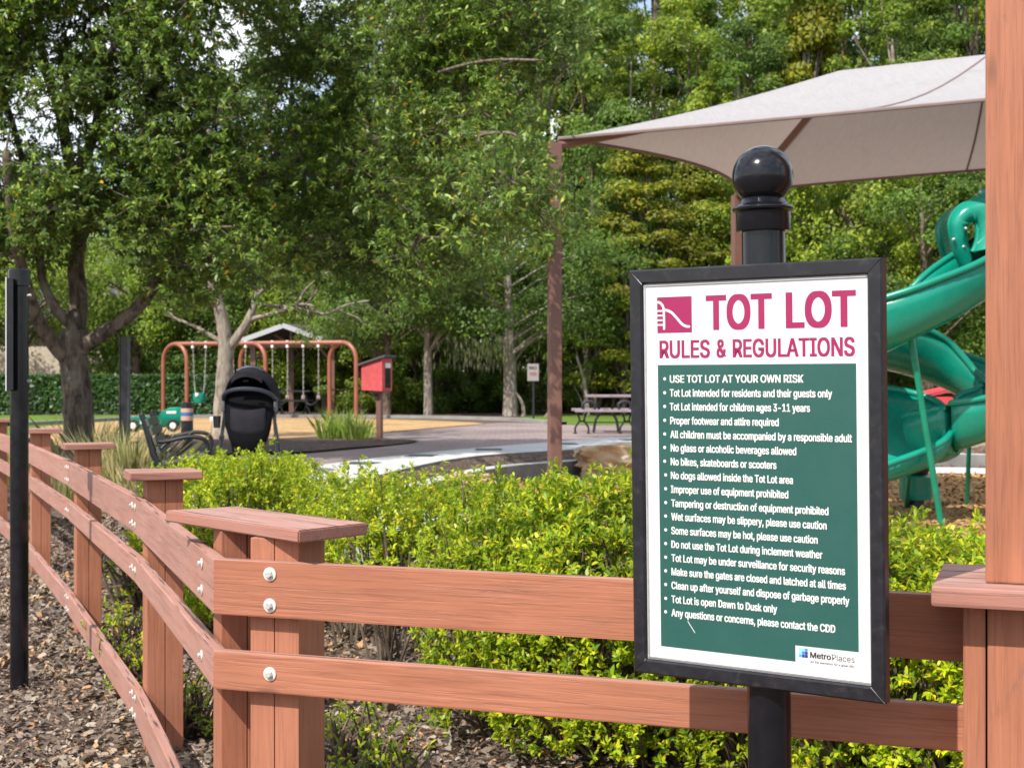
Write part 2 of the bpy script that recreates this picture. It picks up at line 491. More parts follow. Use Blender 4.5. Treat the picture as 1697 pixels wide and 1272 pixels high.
M['moss'] = leaf('grey_moss', [(0.16, 0.16, 0.11), (0.20, 0.19, 0.13), (0.13, 0.13, 0.09)], 0.3, 0.8, 1.0)
M['chips'] = leaf('bark_chips', [(0.139, 0.099, 0.076), (0.202, 0.145, 0.118), (0.277, 0.217, 0.179), (0.094, 0.073, 0.063), (0.378, 0.304, 0.248), (0.164, 0.119, 0.097), (0.239, 0.185, 0.152), (0.428, 0.238, 0.124), (0.126, 0.099, 0.090), (0.315, 0.264, 0.227)], 0.0, 0.8, 1.5, 0.2, (0.85, 1.1))
M['tan_chips'] = leaf('tan_chips', [(0.30, 0.17, 0.075), (0.40, 0.24, 0.11), (0.22, 0.13, 0.06), (0.48, 0.31, 0.16), (0.35, 0.21, 0.10)], 0.0, 0.8, 1.5, 0.2, (0.85, 1.1))

M['mulch'] = ground_mat('brown_mulch', [(0.2, (0.05, 0.035, 0.026)), (0.5, (0.115, 0.08, 0.06)), (0.75, (0.19, 0.14, 0.11))], 14, 45)
M['dark_mulch'] = ground_mat('dark_mulch', [(0.2, (0.035, 0.022, 0.018)), (0.5, (0.09, 0.06, 0.05)), (0.75, (0.16, 0.115, 0.10))], 12, 22)
M['tan_mulch'] = ground_mat('tan_play_mulch', [(0.2, (0.24, 0.13, 0.055)), (0.5, (0.40, 0.235, 0.105)), (0.75, (0.52, 0.33, 0.165))], 10, 24, big=0.9)
M['orange_mulch'] = ground_mat('orange_play_mulch', [(0.2, (0.28, 0.16, 0.065)), (0.5, (0.43, 0.27, 0.12)), (0.75, (0.54, 0.37, 0.19))], 10, 24)
M['lawn'] = ground_mat('lawn', [(0.2, (0.07, 0.13, 0.015)), (0.5, (0.115, 0.19, 0.022)), (0.75, (0.16, 0.24, 0.035))], 20, 60)

def shade_cloth():
    m, n, l, p = newmat('shade_cloth')
    t = n.new('ShaderNodeTexCoord').outputs['Object']
    f = noise(n, l, mapped(n, l, t, (9, 1.6, 1.6)), 3, 8, 0.3, 0.7)
    c = ramp(n, l, f, [(0.3, (0.385, 0.372, 0.385)), (0.7, (0.45, 0.438, 0.452))])
    c = mix(n, l, c, (0.30, 0.26, 0.245), mrange(n, l, noise(n, l, t, 1.3, 9, 1.2, 0.7), 0.56, 0.74, 0, 0.40))
    l.new(c, p.inputs['Base Color']); p.inputs['Roughness'].default_value = 0.9
    tr = n.new('ShaderNodeBsdfTranslucent')
    l.new(mix(n, l, c, (0.36, 0.26, 0.215), 0.75), tr.inputs['Color'])
    mx = n.new('ShaderNodeMixShader'); mx.inputs[0].default_value = 0.30
    l.new(p.outputs[0], mx.inputs[1]); l.new(tr.outputs[0], mx.inputs[2])
    l.new(mx.outputs[0], n['Material Output'].inputs['Surface'])
    bump(n, l, math2(n, l, 'ADD', f, noise(n, l, t, 2.5, 3)), p, 0.5, 0.03)
    return m
M['shade_cloth'] = shade_cloth()
M['seam'] = paint('cloth_seam', (0.20, 0.15, 0.14), 0.9, 0.1, 5)

def pavers():
    m, n, l, p = newmat('clay_pavers')
    t = n.new('ShaderNodeTexCoord').outputs['Object']
    b = n.new('ShaderNodeTexBrick')
    b.inputs['Scale'].default_value = 1.0
    b.inputs['Brick Width'].default_value = 0.22; b.inputs['Row Height'].default_value = 0.11
    b.inputs['Mortar Size'].default_value = 0.006
    b.inputs['Color1'].default_value = (0.30, 0.225, 0.205, 1); b.inputs['Color2'].default_value = (0.22, 0.175, 0.175, 1)
    b.inputs['Mortar'].default_value = (0.14, 0.12, 0.11, 1)
    l.new(t, b.inputs['Vector'])
    c = mix(n, l, b.outputs['Color'], ramp(n, l, noise(n, l, t, 0.5, 5), [(0.35, (0.72, 0.70, 0.72)), (0.65, (1.15, 1.13, 1.1))]), 1.0, 'MULTIPLY')
    l.new(c, p.inputs['Base Color']); p.inputs['Roughness'].default_value = 0.85
    return m
M['pavers'] = pavers()

def rock():
    m, n, l, p = newmat('sandstone')
    t = n.new('ShaderNodeTexCoord').outputs['Object']
    f = noise(n, l, mapped(n, l, t, (1, 1, 2.5)), 2.2, 8, 0.6)
    c = ramp(n, l, f, [(0.32, (0.30, 0.17, 0.08)), (0.45, (0.46, 0.31, 0.17)), (0.58, (0.52, 0.42, 0.30)), (0.72, (0.62, 0.58, 0.52))])
    c = mix(n, l, c, (0.07, 0.055, 0.04), mrange(n, l, noise(n, l, t, 5, 6, 1.5), 0.62, 0.68, 0, 0.7))
    l.new(c, p.inputs['Base Color']); p.inputs['Roughness'].default_value = 0.9
    bump(n, l, f, p, 0.8, 0.05)
    return m
M['rock'] = rock()

# ------------------------------------------------------------------ the ground
def ss(a, b, x):
    t = np.clip((x - a) / (b - a), 0, 1)
    return t * t * (3 - 2 * t)

PLAT = 0.57                                   # level of the playground terrace
PIT = 0.22                                    # level of the sunken slide area
EF = Vector((0.938, -0.346, 0)); NF = Vector((0.346, 0.938, 0))     # front fence: along / away from camera
CORNER = Vector((-0.82, 3.90, 0))
PIT_IN = [(-1.5, 13.5), (-1.06, 17), (-0.43, 19.1), (0.54, 20.5), (1.2, 21.2), (2.6, 22.2), (4.6, 22.8), (7.2, 22.6), (9.3, 20.5), (10.5, 15), (9.2, 10.0), (4.4, 8.3), (1.2, 9.0), (-0.7, 11.0)]
PIT_OUT = [(-3.1, 13.5), (-2.12, 17.4), (-0.97, 20.5), (0.63, 23.6), (1.4, 24.9), (2.6, 26.1), (4.8, 26.8), (8.2, 26.3), (11.4, 22.5), (12.6, 15), (10.6, 9.0), (4.6, 7.2), (0.8, 7.9), (-1.8, 10.2)]
pit_in = catmull([(x, y, 0) for x, y in PIT_IN], 10, True)
pit_out = catmull([(x, y, 0) for x, y in PIT_OUT], 10, True)

def poly_sd(px, py, poly):
    """signed distance, positive inside"""
    d = np.full(px.shape, 1e9); ins = np.zeros(px.shape, bool)
    n = len(poly)
    for i in range(n):
        ax, ay = poly[i].x, poly[i].y; bx, by = poly[(i + 1) % n].x, poly[(i + 1) % n].y
        ex, ey = bx - ax, by - ay
        t = np.clip(((px - ax) * ex + (py - ay) * ey) / (ex * ex + ey * ey + 1e-12), 0, 1)
        d = np.minimum(d, np.hypot(px - ax - t * ex, py - ay - t * ey))
        c = ((ay > py) != (by > py)) & (px < (bx - ax) * (py - ay) / (by - ay + 1e-12) + ax)
        ins ^= c
    return np.where(ins, d, -d)

def ground_np(x, y):
    sl = (x + 1.536) * 0.916 + (y - 6.1) * 0.40
    sf = (x - CORNER.x) * NF.x + (y - CORNER.y) * NF.y
    h = PLAT * ss(0.3, 3.3, sl) * ss(1.8, 5.0, sf)
    sd = poly_sd(x, y, pit_in)
    h = np.where(sd > -0.2, h + (PIT - h) * ss(0.0, 0.5, sd), h)
    return h

def gz(x, y):
    return float(ground_np(np.array([float(x)]), np.array([float(y)]))[0])

def make_ground():
    xs = np.concatenate([np.array([-400, -150, -70, -40, -25]), np.arange(-16, 16.01, 0.2), np.array([25, 40, 70, 150, 400])])
    ys = np.concatenate([np.array([-150, -60, -20, -6]), np.arange(0, 34.01, 0.2), np.array([38, 45, 60, 90, 150, 300, 700])])
    X, Y = np.meshgrid(xs, ys)
    Z = ground_np(X.ravel(), Y.ravel()).reshape(X.shape)
    Z += (0.012 * np.sin(X * 3.1 + Y * 1.7) * np.sin(Y * 2.3 - X)) * (Y < 13)
    nx, ny = len(xs), len(ys)
    vs = np.stack([X.ravel(), Y.ravel(), Z.ravel()], 1)
    fs = [(j * nx + i, j * nx + i + 1, (j + 1) * nx + i + 1, (j + 1) * nx + i) for j in range(ny - 1) for i in range(nx - 1)]
    me = bpy.data.meshes.new('ground'); me.from_pydata(vs.tolist(), [], fs)
    me.polygons.foreach_set('use_smooth', [True] * len(me.polygons))
    o = link('ground', me, M['mulch'])
    tag(o, 'brown bark mulch ground under fence and hedges', 'ground', kind='structure')
make_ground()

def sheet(name, pts, mat, label, cat, kind='structure', lift=0.0):
    bm = bmesh.new()
    vs = [bm.verts.new((p.x, p.y, p.z + lift)) for p in pts]
    f = bm.faces.new(vs)
    bmesh.ops.triangulate(bm, faces=[f])
    bmesh.ops.recalc_face_normals(bm, faces=bm.faces[:])
    if sum(f.normal.z for f in bm.faces) < 0:
        bmesh.ops.reverse_faces(bm, faces=bm.faces[:])
    me = bpy.data.meshes.new(name); bm.to_mesh(me); bm.free()
    return tag(link(name, me, mat), label, cat, kind=kind)

def gp(L, lift=0.0, n=5):
    return [Vector((p.x, p.y, PLAT + lift)) for p in catmull([on(x, y, PLAT) for x, y in L], n, True)]

sheet('paved_plaza', gp([(400, 778), (560, 771), (737, 750), (911, 736), (1043, 727), (1300, 722), (1640, 722), (1760, 712), (1700, 706), (1300, 704.5), (1043, 704.5), (960, 704.5), (890, 702), (830, 700.5), (770, 706), (690, 713), (610, 722), (640, 730), (690, 733), (640, 740), (570, 747), (470, 755), (370, 757), (335, 765)], 0.006),
      M['pavers'], 'grey pink clay paving around the play area', 'paving')
sheet('swing_mulch', gp([(40, 712), (200, 697.5), (268, 693.5), (420, 692.8), (560, 693), (650, 695), (740, 698.5), (800, 702), (760, 706), (700, 711), (620, 718), (560, 723), (470, 727), (330, 728.5), (230, 731), (110, 742)], 0.012),
      M['orange_mulch'], 'orange wood chip surface under the swings', 'mulch')
sheet('planting_bed', gp([(300, 731), (400, 728.5), (470, 727.5), (560, 723.5), (640, 728), (692, 731.5), (655, 738), (580, 744), (480, 752), (340, 754), (280, 745)], 0.024),
      M['dark_mulch'], 'dark mulch planting bed behind the stroller', 'bed')
sheet('lawn', [Vector((x, y, PLAT + 0.003)) for x, y in ((0.6, 36.6), (1.4, 34.6), (3.0, 33.4), (8, 33.3), (40, 33.3), (40, 43.5), (8, 44.5), (2.0, 45.5), (0.2, 43))],
      M['lawn'], 'bright green lawn strip before the woods', 'lawn')
sheet('left_lawn', [Vector((x, y, PLAT + 0.003)) for x, y in ((-30, 27), (-9.3, 26.5), (-8.9, 30), (-11, 44.6), (-30, 44.6))],
      M['lawn'], 'rough grass strip on the left before the clipped hedge', 'lawn')
sheet('pit_mulch', [Vector((p.x, p.y, PIT + 0.012)) for p in pit_in], M['tan_mulch'], 'tan wood chip surface under the slide', 'mulch')
sheet('stone_walk', [Vector((x, y, PIT + 0.03)) for x, y in ((5.2, 20.9), (6.6, 20.7), (8.0, 20.1), (8.9, 19.2), (9.3, 20.4), (8.6, 21.8), (7.2, 22.4), (5.6, 22.5))],
      M['concrete'], 'pale concrete strip at the foot of the stone wall', 'walk')

# concrete terrace edge with two steps down to the sunken play area
def terrace():
    n = len(pit_in)
    m = MB()
    top = PLAT + 0.02
    sel = list(range(126, n)) + list(range(0, 92))
    def inset(d):
        out = []
        for i in range(n):
            t = (pit_in[(i + 1) % n] - pit_in[i - 1]); t.z = 0; t.normalize()
            nn = Vector((t.y, -t.x, 0))
            out.append(pit_in[i] + nn * d)
        return out
    i2 = inset(0.42)
    z1, z2 = PLAT - 0.115, PIT - 0.1
    lines = [[Vector((L[i].x, L[i].y, z)) for i in sel] for L, z in
             ((pit_out, top - 0.35), (pit_out, top), (pit_in, top), (pit_in, z1), (i2, z1), (i2, z2))]
    for k in range(5):
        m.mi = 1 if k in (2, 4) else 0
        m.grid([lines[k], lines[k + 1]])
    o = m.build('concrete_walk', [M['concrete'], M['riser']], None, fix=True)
    tag(o, 'pale curved concrete walk stepping down to the slide area', 'walk', kind='structure')
terrace()
for px, py, ang in ((598, 766.5, 0.5), (698, 754, 0.6), (810, 744, 0.75), (937, 734.5, 0.9), (1050, 728, 1.1)):
    c = on(px, py, PLAT + 0.026)
    L = {598: 'dark diamond inlay in the pale concrete walk, nearest the stroller', 698: 'dark diamond inlay in the concrete walk above the hedge gap',
         810: 'dark diamond inlay in the concrete walk midway to the brown shade post', 937: 'dark diamond inlay in the concrete walk right behind the brown shade post',
         1050: 'dark diamond inlay in the concrete walk behind the sandstone boulder'}[px]
    d = MB(); d.prism([c + Vector((0.27 * math.cos(ang + k * math.pi / 2), 0.34 * math.sin(ang + k * math.pi / 2), 0)) for k in range(4)], (0, 0, -0.004))
    tag(d.build('diamond_inlay', M['diamond']), L, 'inlay', 'dark diamond inlays in the concrete walk')

# kerb that bounds the swing area at the back and swings round to the lawn
kb = MB()
kl = catmull([on(x, y, PLAT) for x, y in ((20, 706), (200, 696), (268, 692.3), (420, 691.6), (560, 691.6), (700, 693), (790, 695), (850, 697.3), (900, 701.5), (930, 704.2))], 8)
rows = [[], [], [], []]
for i, p in enumerate(kl):
    t = (kl[min(i + 1, len(kl) - 1)] - kl[max(i - 1, 0)]); t.normalize()
    nn = Vector((-t.y, t.x, 0))
    for r, (d, z) in zip(rows, ((-0.15, -0.05), (-0.15, 0.085), (0.15, 0.085), (0.15, -0.05))):
        r.append(p + nn * d + Vector((0, 0, z)))
kb.grid(rows)
tag(kb.build('kerb', M['kerb'], fix=True), 'low concrete kerb around the back of the swing area', 'kerb', kind='structure')

# loose bark chips, thousands of them
def chips(name, mat, n, region, size, label, z_of):
    P = []
    while len(P) < n:
        k = n * 2
        x = RNG.uniform(region[0], region[1], k); y = RNG.uniform(region[2], region[3], k)
        keep = z_of(x, y)
        P += list(zip(x[keep], y[keep]))
    P = np.array(P[:n])
    z = ground_np(P[:, 0], P[:, 1]) + 0.004 + RNG.random(n) * 0.022
    L = size * np.clip(RNG.lognormal(-0.18, 0.48, n), 0.25, 2.2); Wd = L * RNG.uniform(0.16, 0.62, n)
    a = RNG.uniform(0, 6.28, n)
    tilt = RNG.normal(0, 0.42, (n, 2))
    ux = np.stack([np.cos(a), np.sin(a), tilt[:, 0]], 1); vx = np.stack([-np.sin(a), np.cos(a), tilt[:, 1]], 1)
    c = np.stack([P[:, 0], P[:, 1], z], 1)
    V = np.empty((n, 6, 3))
    hl = (L / 2)[:, None]; hw = (Wd / 2)[:, None]; up = np.array([0, 0, 1.0])
    j = lambda: RNG.uniform(0.6, 1.15, (n, 1))
    V[:, 0] = c - ux * hl * j(); V[:, 1] = c - ux * hl * 0.5 - vx * hw * j(); V[:, 2] = c + ux * hl * 0.5 - vx * hw * j()
    V[:, 3] = c + ux * hl * j(); V[:, 4] = c + ux * hl * 0.4 + vx * hw * j() + up * 0.004; V[:, 5] = c - ux * hl * 0.55 + vx * hw * j() + up * 0.004
    me = poly_mesh(name, V)
    return tag(link(name, me, mat), label, 'wood chips', kind='stuff')

def poly_mesh(name, V):
    """V: (n, k, 3) array; every row becomes one k-gon"""
    n, k, _ = V.shape
    me = bpy.data.meshes.new(name)
    me.vertices.add(n * k); me.vertices.foreach_set('co', np.ascontiguousarray(V, dtype=np.float32).ravel())
    me.loops.add(n * k); me.loops.foreach_set('vertex_index', np.arange(n * k, dtype=np.int32))
    me.polygons.add(n); me.polygons.foreach_set('loop_start', np.arange(0, n * k, k, dtype=np.int32))
    me.update(calc_edges=True)
    return me

def outside(x, y):
    return (ground_np(x, y) < 0.35) & (x > -0.42 * y - 0.6) & (x < 0.42 * y)
chips('wood_chips', M['chips'], 115000, (-6.6, 1.2, 4.6, 16.0), 0.035, 'weathered brown bark chips covering the ground along the fence', outside)
def inpit(x, y):
    return poly_sd(x, y, pit_in) > 0.5
chips('play_chips', M['tan_chips'], 26000, (-1, 8, 11, 21), 0.06, 'tan play bark chips under the slide', inpit)

# ------------------------------------------------------------------ the rail fence
BOLTN = [0]
def bolt(c, nrm, parent, r=0.0155):
    c = Vector(c); nrm = Vector(nrm).normalized()
    m = MB(); m.mi = 0
    m.lathe([(r, 0.0), (r, 0.0025), (r * 0.92, 0.0032)], c, nrm, 20)
    m.mi = 1
    m.lathe([(r * 0.56, 0.003), (r * 0.56, 0.0105), (r * 0.44, 0.0125)], c, nrm, 6)
    m.build('bolt', [M['washer'], M['bolt']], parent)

CAPZ = 1.165
fence = thing('rail_fence', (-0.8, 4.0, 0), 'reddish brown wooden rail fence with capped posts, bending beside the sign', 'fence')
# left run: outer rail line through these points, top of posts follows
LP = [CORNER.copy(), Vector((-1.60, 6.02, 0)), Vector((-2.75, 8.80, 0)), Vector((-3.98, 11.62, 0)), Vector((-5.52, 14.95, 0)), Vector((-7.5, 18.6, 0))]
RZ = [(0.995, 0.150), (0.768, 0.104), (0.195, 0.125)]       # centre height and height of upper, middle, lower rail
RT = 0.038
def post(c, ax, parent=fence, w=0.15, top=CAPZ - 0.02):
    """an upright of two planks side by side"""
    c = Vector(c); ax = Vector(ax).normalized(); zc = top / 2 - 0.1
    M_ = frame_of((c.x, c.y, zc), (0, 0, 1), ax)
    mb = MB()
    nn = Vector((-ax.y, ax.x, 0))
    for s in (-1, 1):
        mb.bbox(Vector((c.x, c.y, zc)) + ax * s * (w / 4 + 0.0006), (top + 0.2, w, w / 2 - 0.001), (0, 0, 1), ax, 0.003)
    return mb.build('post', M['wood_post'], parent, M=M_)

for i in range(5):
    a, b = LP[i], LP[i + 1]
    d = (b - a).normalized(); nb = Vector((d.y, -d.x, 0))          # nb: towards the inside of the fence
    if nb.x < 0: nb = -nb
    L = (b - a).length
    for k, (zc, h) in enumerate(RZ):
        c = (a + b) / 2 + nb * RT / 2 + Vector((0, 0, zc))
        rl = board('rail', c, (L - 0.004, RT, h), d, M['wood_old'], fence, rough=0.0012)
        for e, sgn in ((a, 1), (b, -1)):
            off = 0.165 if (i == 0 and sgn == 1) else 0.055
            if i == 0 and sgn == 1: off = 0.215
            q = e + d * sgn * off + Vector((0, 0, zc))
            if k == 1: bolt(q, -nb, rl)
            else:
                bolt(q + Vector((0, 0, 0.038)), -nb, rl); bolt(q - Vector((0, 0, 0.038)), -nb, rl)
    # post behind the far joint of this span
    if i < 5:
        nx = (LP[i + 2] - LP[i + 1]).normalized() if i < 4 else d
        dd = (d + nx).normalized(); n2 = Vector((dd.y, -dd.x, 0))
        if n2.x < 0: n2 = -n2
        pc = b + n2 * (RT + 0.082)
        post(pc, n2)
        cb = board('post_cap', Vector((pc.x, pc.y, CAPZ)), (0.30, 0.245, 0.036), n2, M['wood_cap'], fence, rough=0.002)
# corner: one post behind the left run, one behind the front run, under a long plank cap
dL = (LP[1] - LP[0]).normalized(); nL = Vector((dL.y, -dL.x, 0))
if nL.x < 0: nL = -nL
post(CORNER + dL * 0.245 + nL * (RT + 0.085), nL, top=1.129)
post(CORNER + EF * 0.168 + NF * (RT + 0.078), EF, top=1.129)
cap_poly = [on(274, 845, 1.165), on(494.6, 878.5, 1.165), on(610, 865.5, 1.165), on(392, 838.5, 1.165)]
cx = sum((p for p in cap_poly), Vector()) / 4
capd = (cap_poly[1] - cap_poly[0]).normalized()
mb = MB(); mb.prism([p for p in cap_poly], (0, 0, -0.034))
capo = mb.build('post_cap', M['wood_cap'], fence, M=frame_of(cx, capd))
bm = bmesh.new(); bm.from_mesh(capo.data)
bmesh.ops.bevel(bm, geom=bm.edges[:], offset=0.004, segments=2, affect='EDGES')
bm.to_mesh(capo.data); bm.free()
# front run
FL = 1.965
for k, (zc, h) in enumerate(RZ):
    c = CORNER + EF * (FL / 2 + 0.001) + NF * (RT / 2) + Vector((0, 0, zc))
    rl = board('rail', c, (FL, RT, h), EF, M['wood'], fence, rough=0.001)
    for s in (0.178,):
        q = CORNER + EF * s + Vector((0, 0, zc))
        if k == 1: bolt(q, -NF, rl, 0.019)
        else:
            bolt(q + Vector((0, 0, 0.042)), -NF, rl, 0.019); bolt(q - Vector((0, 0, 0.042)), -NF, rl, 0.019)

# tall timber column at the gateway, with a trim shelf on its boxed base
colm = thing('timber_column', (1.15, 3.15, 0), 'tall stained timber column with boxed base and trim shelf at the right', 'column')
P0 = Vector((0.983, 3.10, 0))
def cbox(name, s0, s1, d0, d1, z0, z1, mat=None, grain='z', b=0.004):
    c = P0 + EF * (s0 + s1) / 2 + NF * (d0 + d1) / 2 + Vector((0, 0, (z0 + z1) / 2))
    if grain == 'z': return board(name, c, (z1 - z0, d1 - d0, s1 - s0), (0, 0, 1), mat or M['wood_post'], colm, up=EF, b=b)
    return board(name, c, (s1 - s0, d1 - d0, z1 - z0), EF, mat or M['wood'], colm, b=b)
cbox('corner_board', 0.0, 0.047, 0.0, 0.30, -0.1, 1.072)
cbox('front_panel', 0.0505, 0.40, -0.004, 0.30, -0.1, 1.070)
cbox('trim_shelf', -0.062, 0.47, -0.085, 0.345, 1.074, 1.117, M['wood_cap'], 'x', 0.008)
cbox('column_post', 0.046, 0.36, 0.012, 0.235, 1.118, 3.2)
cbox('column_head', 0.0, 0.41, -0.03, 0.28, 3.2, 3.28, M['wood'], 'x')

# ------------------------------------------------------------------ the rules sign
SY, SP = 0.59648, 0.02489
SC0 = Vector((0.514613, 3.068169, 1.350686))
SU = Vector((math.cos(SY), -math.sin(SY), 0))
_n = Vector((-math.sin(SY), -math.cos(SY), 0)); _z = Vector((0, 0, 1))
SV = (_z * math.cos(SP) + _n * math.sin(SP)).normalized()
SN = SU.cross(SV).normalized()                    # towards the viewer
SW, SH = 0.5898, 0.914
def S(u, v, w=0.0): return SC0 + SU * u + SV * v + SN * w
def suv(px, py):
    d = Vector(((px - 848.5) / FPX, 1, -(py - 636) / FPX))
    o = Vector((0, 0, EYE))
    t = (SC0 - SN * 0.008 - o).dot(SN) / d.dot(SN)
    q = o + d * t - SC0
    return q.dot(SU), q.dot(SV)
def z7(x, y): return suv(1030 + x / 3.3467, 420 + y / 3.3467)
def z8(x, y): return suv(1030 + x / 2.958, 780 + y / 2.958)

PB = SC0 - SN * 0.078
pole_ax = Vector((-0.012, 0.0, 1)).normalized()
pole_base = Vector((PB.x + 0.018, PB.y, 0))
sign = thing('rules_sign', pole_base, 'black framed white and green TOT LOT rules sign on a ball topped pole', 'sign')
def pz(z): return pole_base + pole_ax * z
m = MB(); m.lathe([(0.0475, -0.3), (0.0475, 1.93)], pole_base, pole_ax, 40)
m.build('pole', M['black'], sign, smooth=True)
m = MB()
k0 = 1.885
m.lathe([(0.058, k0), (0.0595, k0 + 0.003), (0.0595, k0 + 0.040), (0.060, k0 + 0.042), (0.0665, k0 + 0.046), (0.0675, k0 + 0.050), (0.066, k0 + 0.053), (0.058, k0 + 0.057), (0.053, k0 + 0.061), (0.050, k0 + 0.068), (0.046, k0 + 0.072), (0.043, k0 + 0.08)], pole_base, pole_ax, 48)
m.build('collar', M['black'], sign, smooth=True)
m = MB(); rb = 0.0668; cb_ = k0 + 0.062 + rb * 0.90
m.lathe([(max(0.001, rb * math.sin(t)), cb_ - rb * math.cos(t)) for t in np.linspace(0.45, math.pi, 30)], pole_base, pole_ax, 56)
m.build('ball_finial', M['black'], sign, smooth='all')

FRW, FRD = 0.0335, 0.027
def mitre(name, quad_out, quad_in):
    """one frame side: outer edge, inner edge, rounded a little by chamfer"""
    m = MB()
    (u0, v0), (u1, v1) = quad_out; (a0, b0), (a1, b1) = quad_in
    c = 0.004
    def lerp(p, q, t): return (p[0] + (q[0] - p[0]) * t, p[1] + (q[1] - p[1]) * t)
    sec = [(0, -FRD), (0, -c), (0.12, 0.0), (0.86, 0.0), (0.96, -c), (1.0, -0.0075), (1.0, -FRD)]
    A = [S(*lerp(quad_out[0], quad_in[0], s), w) for s, w in sec]
    B = [S(*lerp(quad_out[1], quad_in[1], s), w) for s, w in sec]
    n = len(sec)
    m.add(A + B, [(i, (i + 1) % n, (i + 1) % n + n, i + n) for i in range(n)] + [tuple(range(n)), tuple(range(2 * n - 1, n - 1, -1))])
    return m.build(name, M['black_satin'], sign, fix=True)
hw, hh = SW / 2, SH / 2; iw, ih = hw - FRW, hh - FRW
g = 0.0007
mitre('frame_rail', [(-hw + g, hh), (hw - g, hh)], [(-iw + g, ih), (iw - g, ih)])
mitre('frame_rail', [(-hw + g, -hh), (hw - g, -hh)], [(-iw + g, -ih), (iw - g, -ih)])
mitre('frame_stile', [(-hw, -hh + g), (-hw, hh - g)], [(-iw, -ih + g), (-iw, ih - g)])
mitre('frame_stile', [(hw, -hh + g), (hw, hh - g)], [(iw, -ih + g), (iw, ih - g)])
# bright scratches where the mitres have rubbed bare
for a, b in (((iw + 0.002, -ih - 0.001), (hw - 0.002, -hh + 0.002)), ((-iw, ih), (-hw + 0.004, hh - 0.003)), ((-iw - 0.001, -ih), (-iw - 0.010, -ih - 0.009))):
    p, q = S(a[0], a[1], 0.0004), S(b[0], b[1], -0.0006)
    t = (q - p).normalized().cross(SN) * 0.0009
    m = MB(); m.prism([p - t, q - t * 0.4, q + t * 0.4, p + t], SN * -0.001)
    m.build('bare_scratch', M['alum'], sign)
m = MB()
for a, b, t in (((-iw, -ih + 0.0045), (iw, -ih + 0.0045), 0.0028), ((-iw, ih - 0.004), (iw, ih - 0.004), 0.002)):
    m.box((S(*a, -0.007) + S(*b, -0.007)) / 2, (2 * iw - 0.002, t, 0.002), SU, SN)
for u in (-iw + 0.004,):
    m.box(S(u, 0, -0.007), (0.0035, 2 * ih - 0.016, 0.002), SU, SN)
m.build('aluminium_trim', M['alum'], sign)
m = MB(); m.box(S(0, 0, -0.0175), (2 * iw + 0.01, 2 * ih + 0.01, 0.018), SU, SN)
panel = m.build('poster_panel', M['poster'], sign)
m = MB(); m.box(S(0, 0, -0.034), (2 * iw + 0.03, 2 * ih + 0.03, 0.012), SU, SN)
for zz in (-0.32, 0.32):
    m.box(S(0, zz, -0.043), (0.20, 0.04, 0.006), SU, SN)
m.build('back_plate', M['black_satin'], sign)
PW = -0.0083
def ink(name, polys, mat, w=0.0, parent=None):
    m = MB()
    for P in polys:
        m.prism([S(u, v, PW + w) for u, v in P], SN * -0.00025)
    return m.build(name, mat, parent or panel)

GTL, GTR = z7(205, 617), z7(1304, 610)
GBL, GBR = z8(190, 852), z8(1160, 888)
N1, N2 = z8(852, 853), z8(852, 938)
gl = (GTL[0] + GBL[0]) / 2; gr = (GTR[0] + GBR[0]) / 2; gt = (GTL[1] + GTR[1]) / 2
nx_ = (N1[0] + N2[0]) / 2
gb = (GBL[1] + N2[1]) / 2; nb_ = (N1[1] + GBR[1]) / 2
ink('green_field', [[(gl, gt), (gr, gt), (gr, nb_), (nx_, nb_), (nx_, gb), (gl, gb)]], M['green_panel'])

# lettering: Blender's own bundled sans face
FONT = None
try:
    fp = os.path.join(bpy.utils.system_resource('DATAFILES'), 'fonts', 'Inter.woff2')
    FONT = bpy.data.fonts.load(fp)
except Exception:
    FONT = None
def glyphs(txt, bold=0.0, spacing=1.0):
    """flat outline of a line of text: verts (n,2), faces, bounds"""
    cu = bpy.data.curves.new('line', 'FONT')
    if FONT: cu.font = FONT
    cu.body = txt; cu.size = 1; cu.fill_mode = 'FRONT'; cu.offset = bold; cu.space_character = spacing
    cu.resolution_u = 3
    o = bpy.data.objects.new('line', cu); COL.objects.link(o)
    dg = bpy.context.evaluated_depsgraph_get()
    me = bpy.data.meshes.new_from_object(o.evaluated_get(dg))
    vs = [(v.co.x, v.co.y) for v in me.vertices]; fs = [tuple(p.vertices) for p in me.polygons]
    bpy.data.objects.remove(o); bpy.data.curves.remove(cu); bpy.data.meshes.remove(me)
    return vs, fs
CAPH = {}
def cap_height(bold):
    if bold not in CAPH:
        v, _ = glyphs('H', bold); CAPH[bold] = max(p[1] for p in v)
    return CAPH[bold]
def set_line(m, txt, u0, u1, vbase, caph, bold=0.018, w=0.0, shear=0.0, to_surface=None):
    vs, fs = glyphs(txt)
    x0 = min(p[0] for p in vs) - bold; x1 = max(p[0] for p in vs) + bold
    kx = (u1 - u0) / (x1 - x0); ky = caph / (cap_height(0) + bold * 0.9)
    cop = [(0, 0)] if bold <= 0 else [(dx * bold, dy * bold * 0.45) for dx in (-1, 0, 1) for dy in (-1, 0, 1)]
    for i, (dx, dy) in enumerate(cop):
        f = to_surface or (lambda u, v: S(u, v, PW + w + 0.00003 * i))
        m.add([f(u0 + (x + dx - x0) * kx + shear * y * ky, vbase + (y + dy + bold * 0.45) * ky) for x, y in vs], fs)

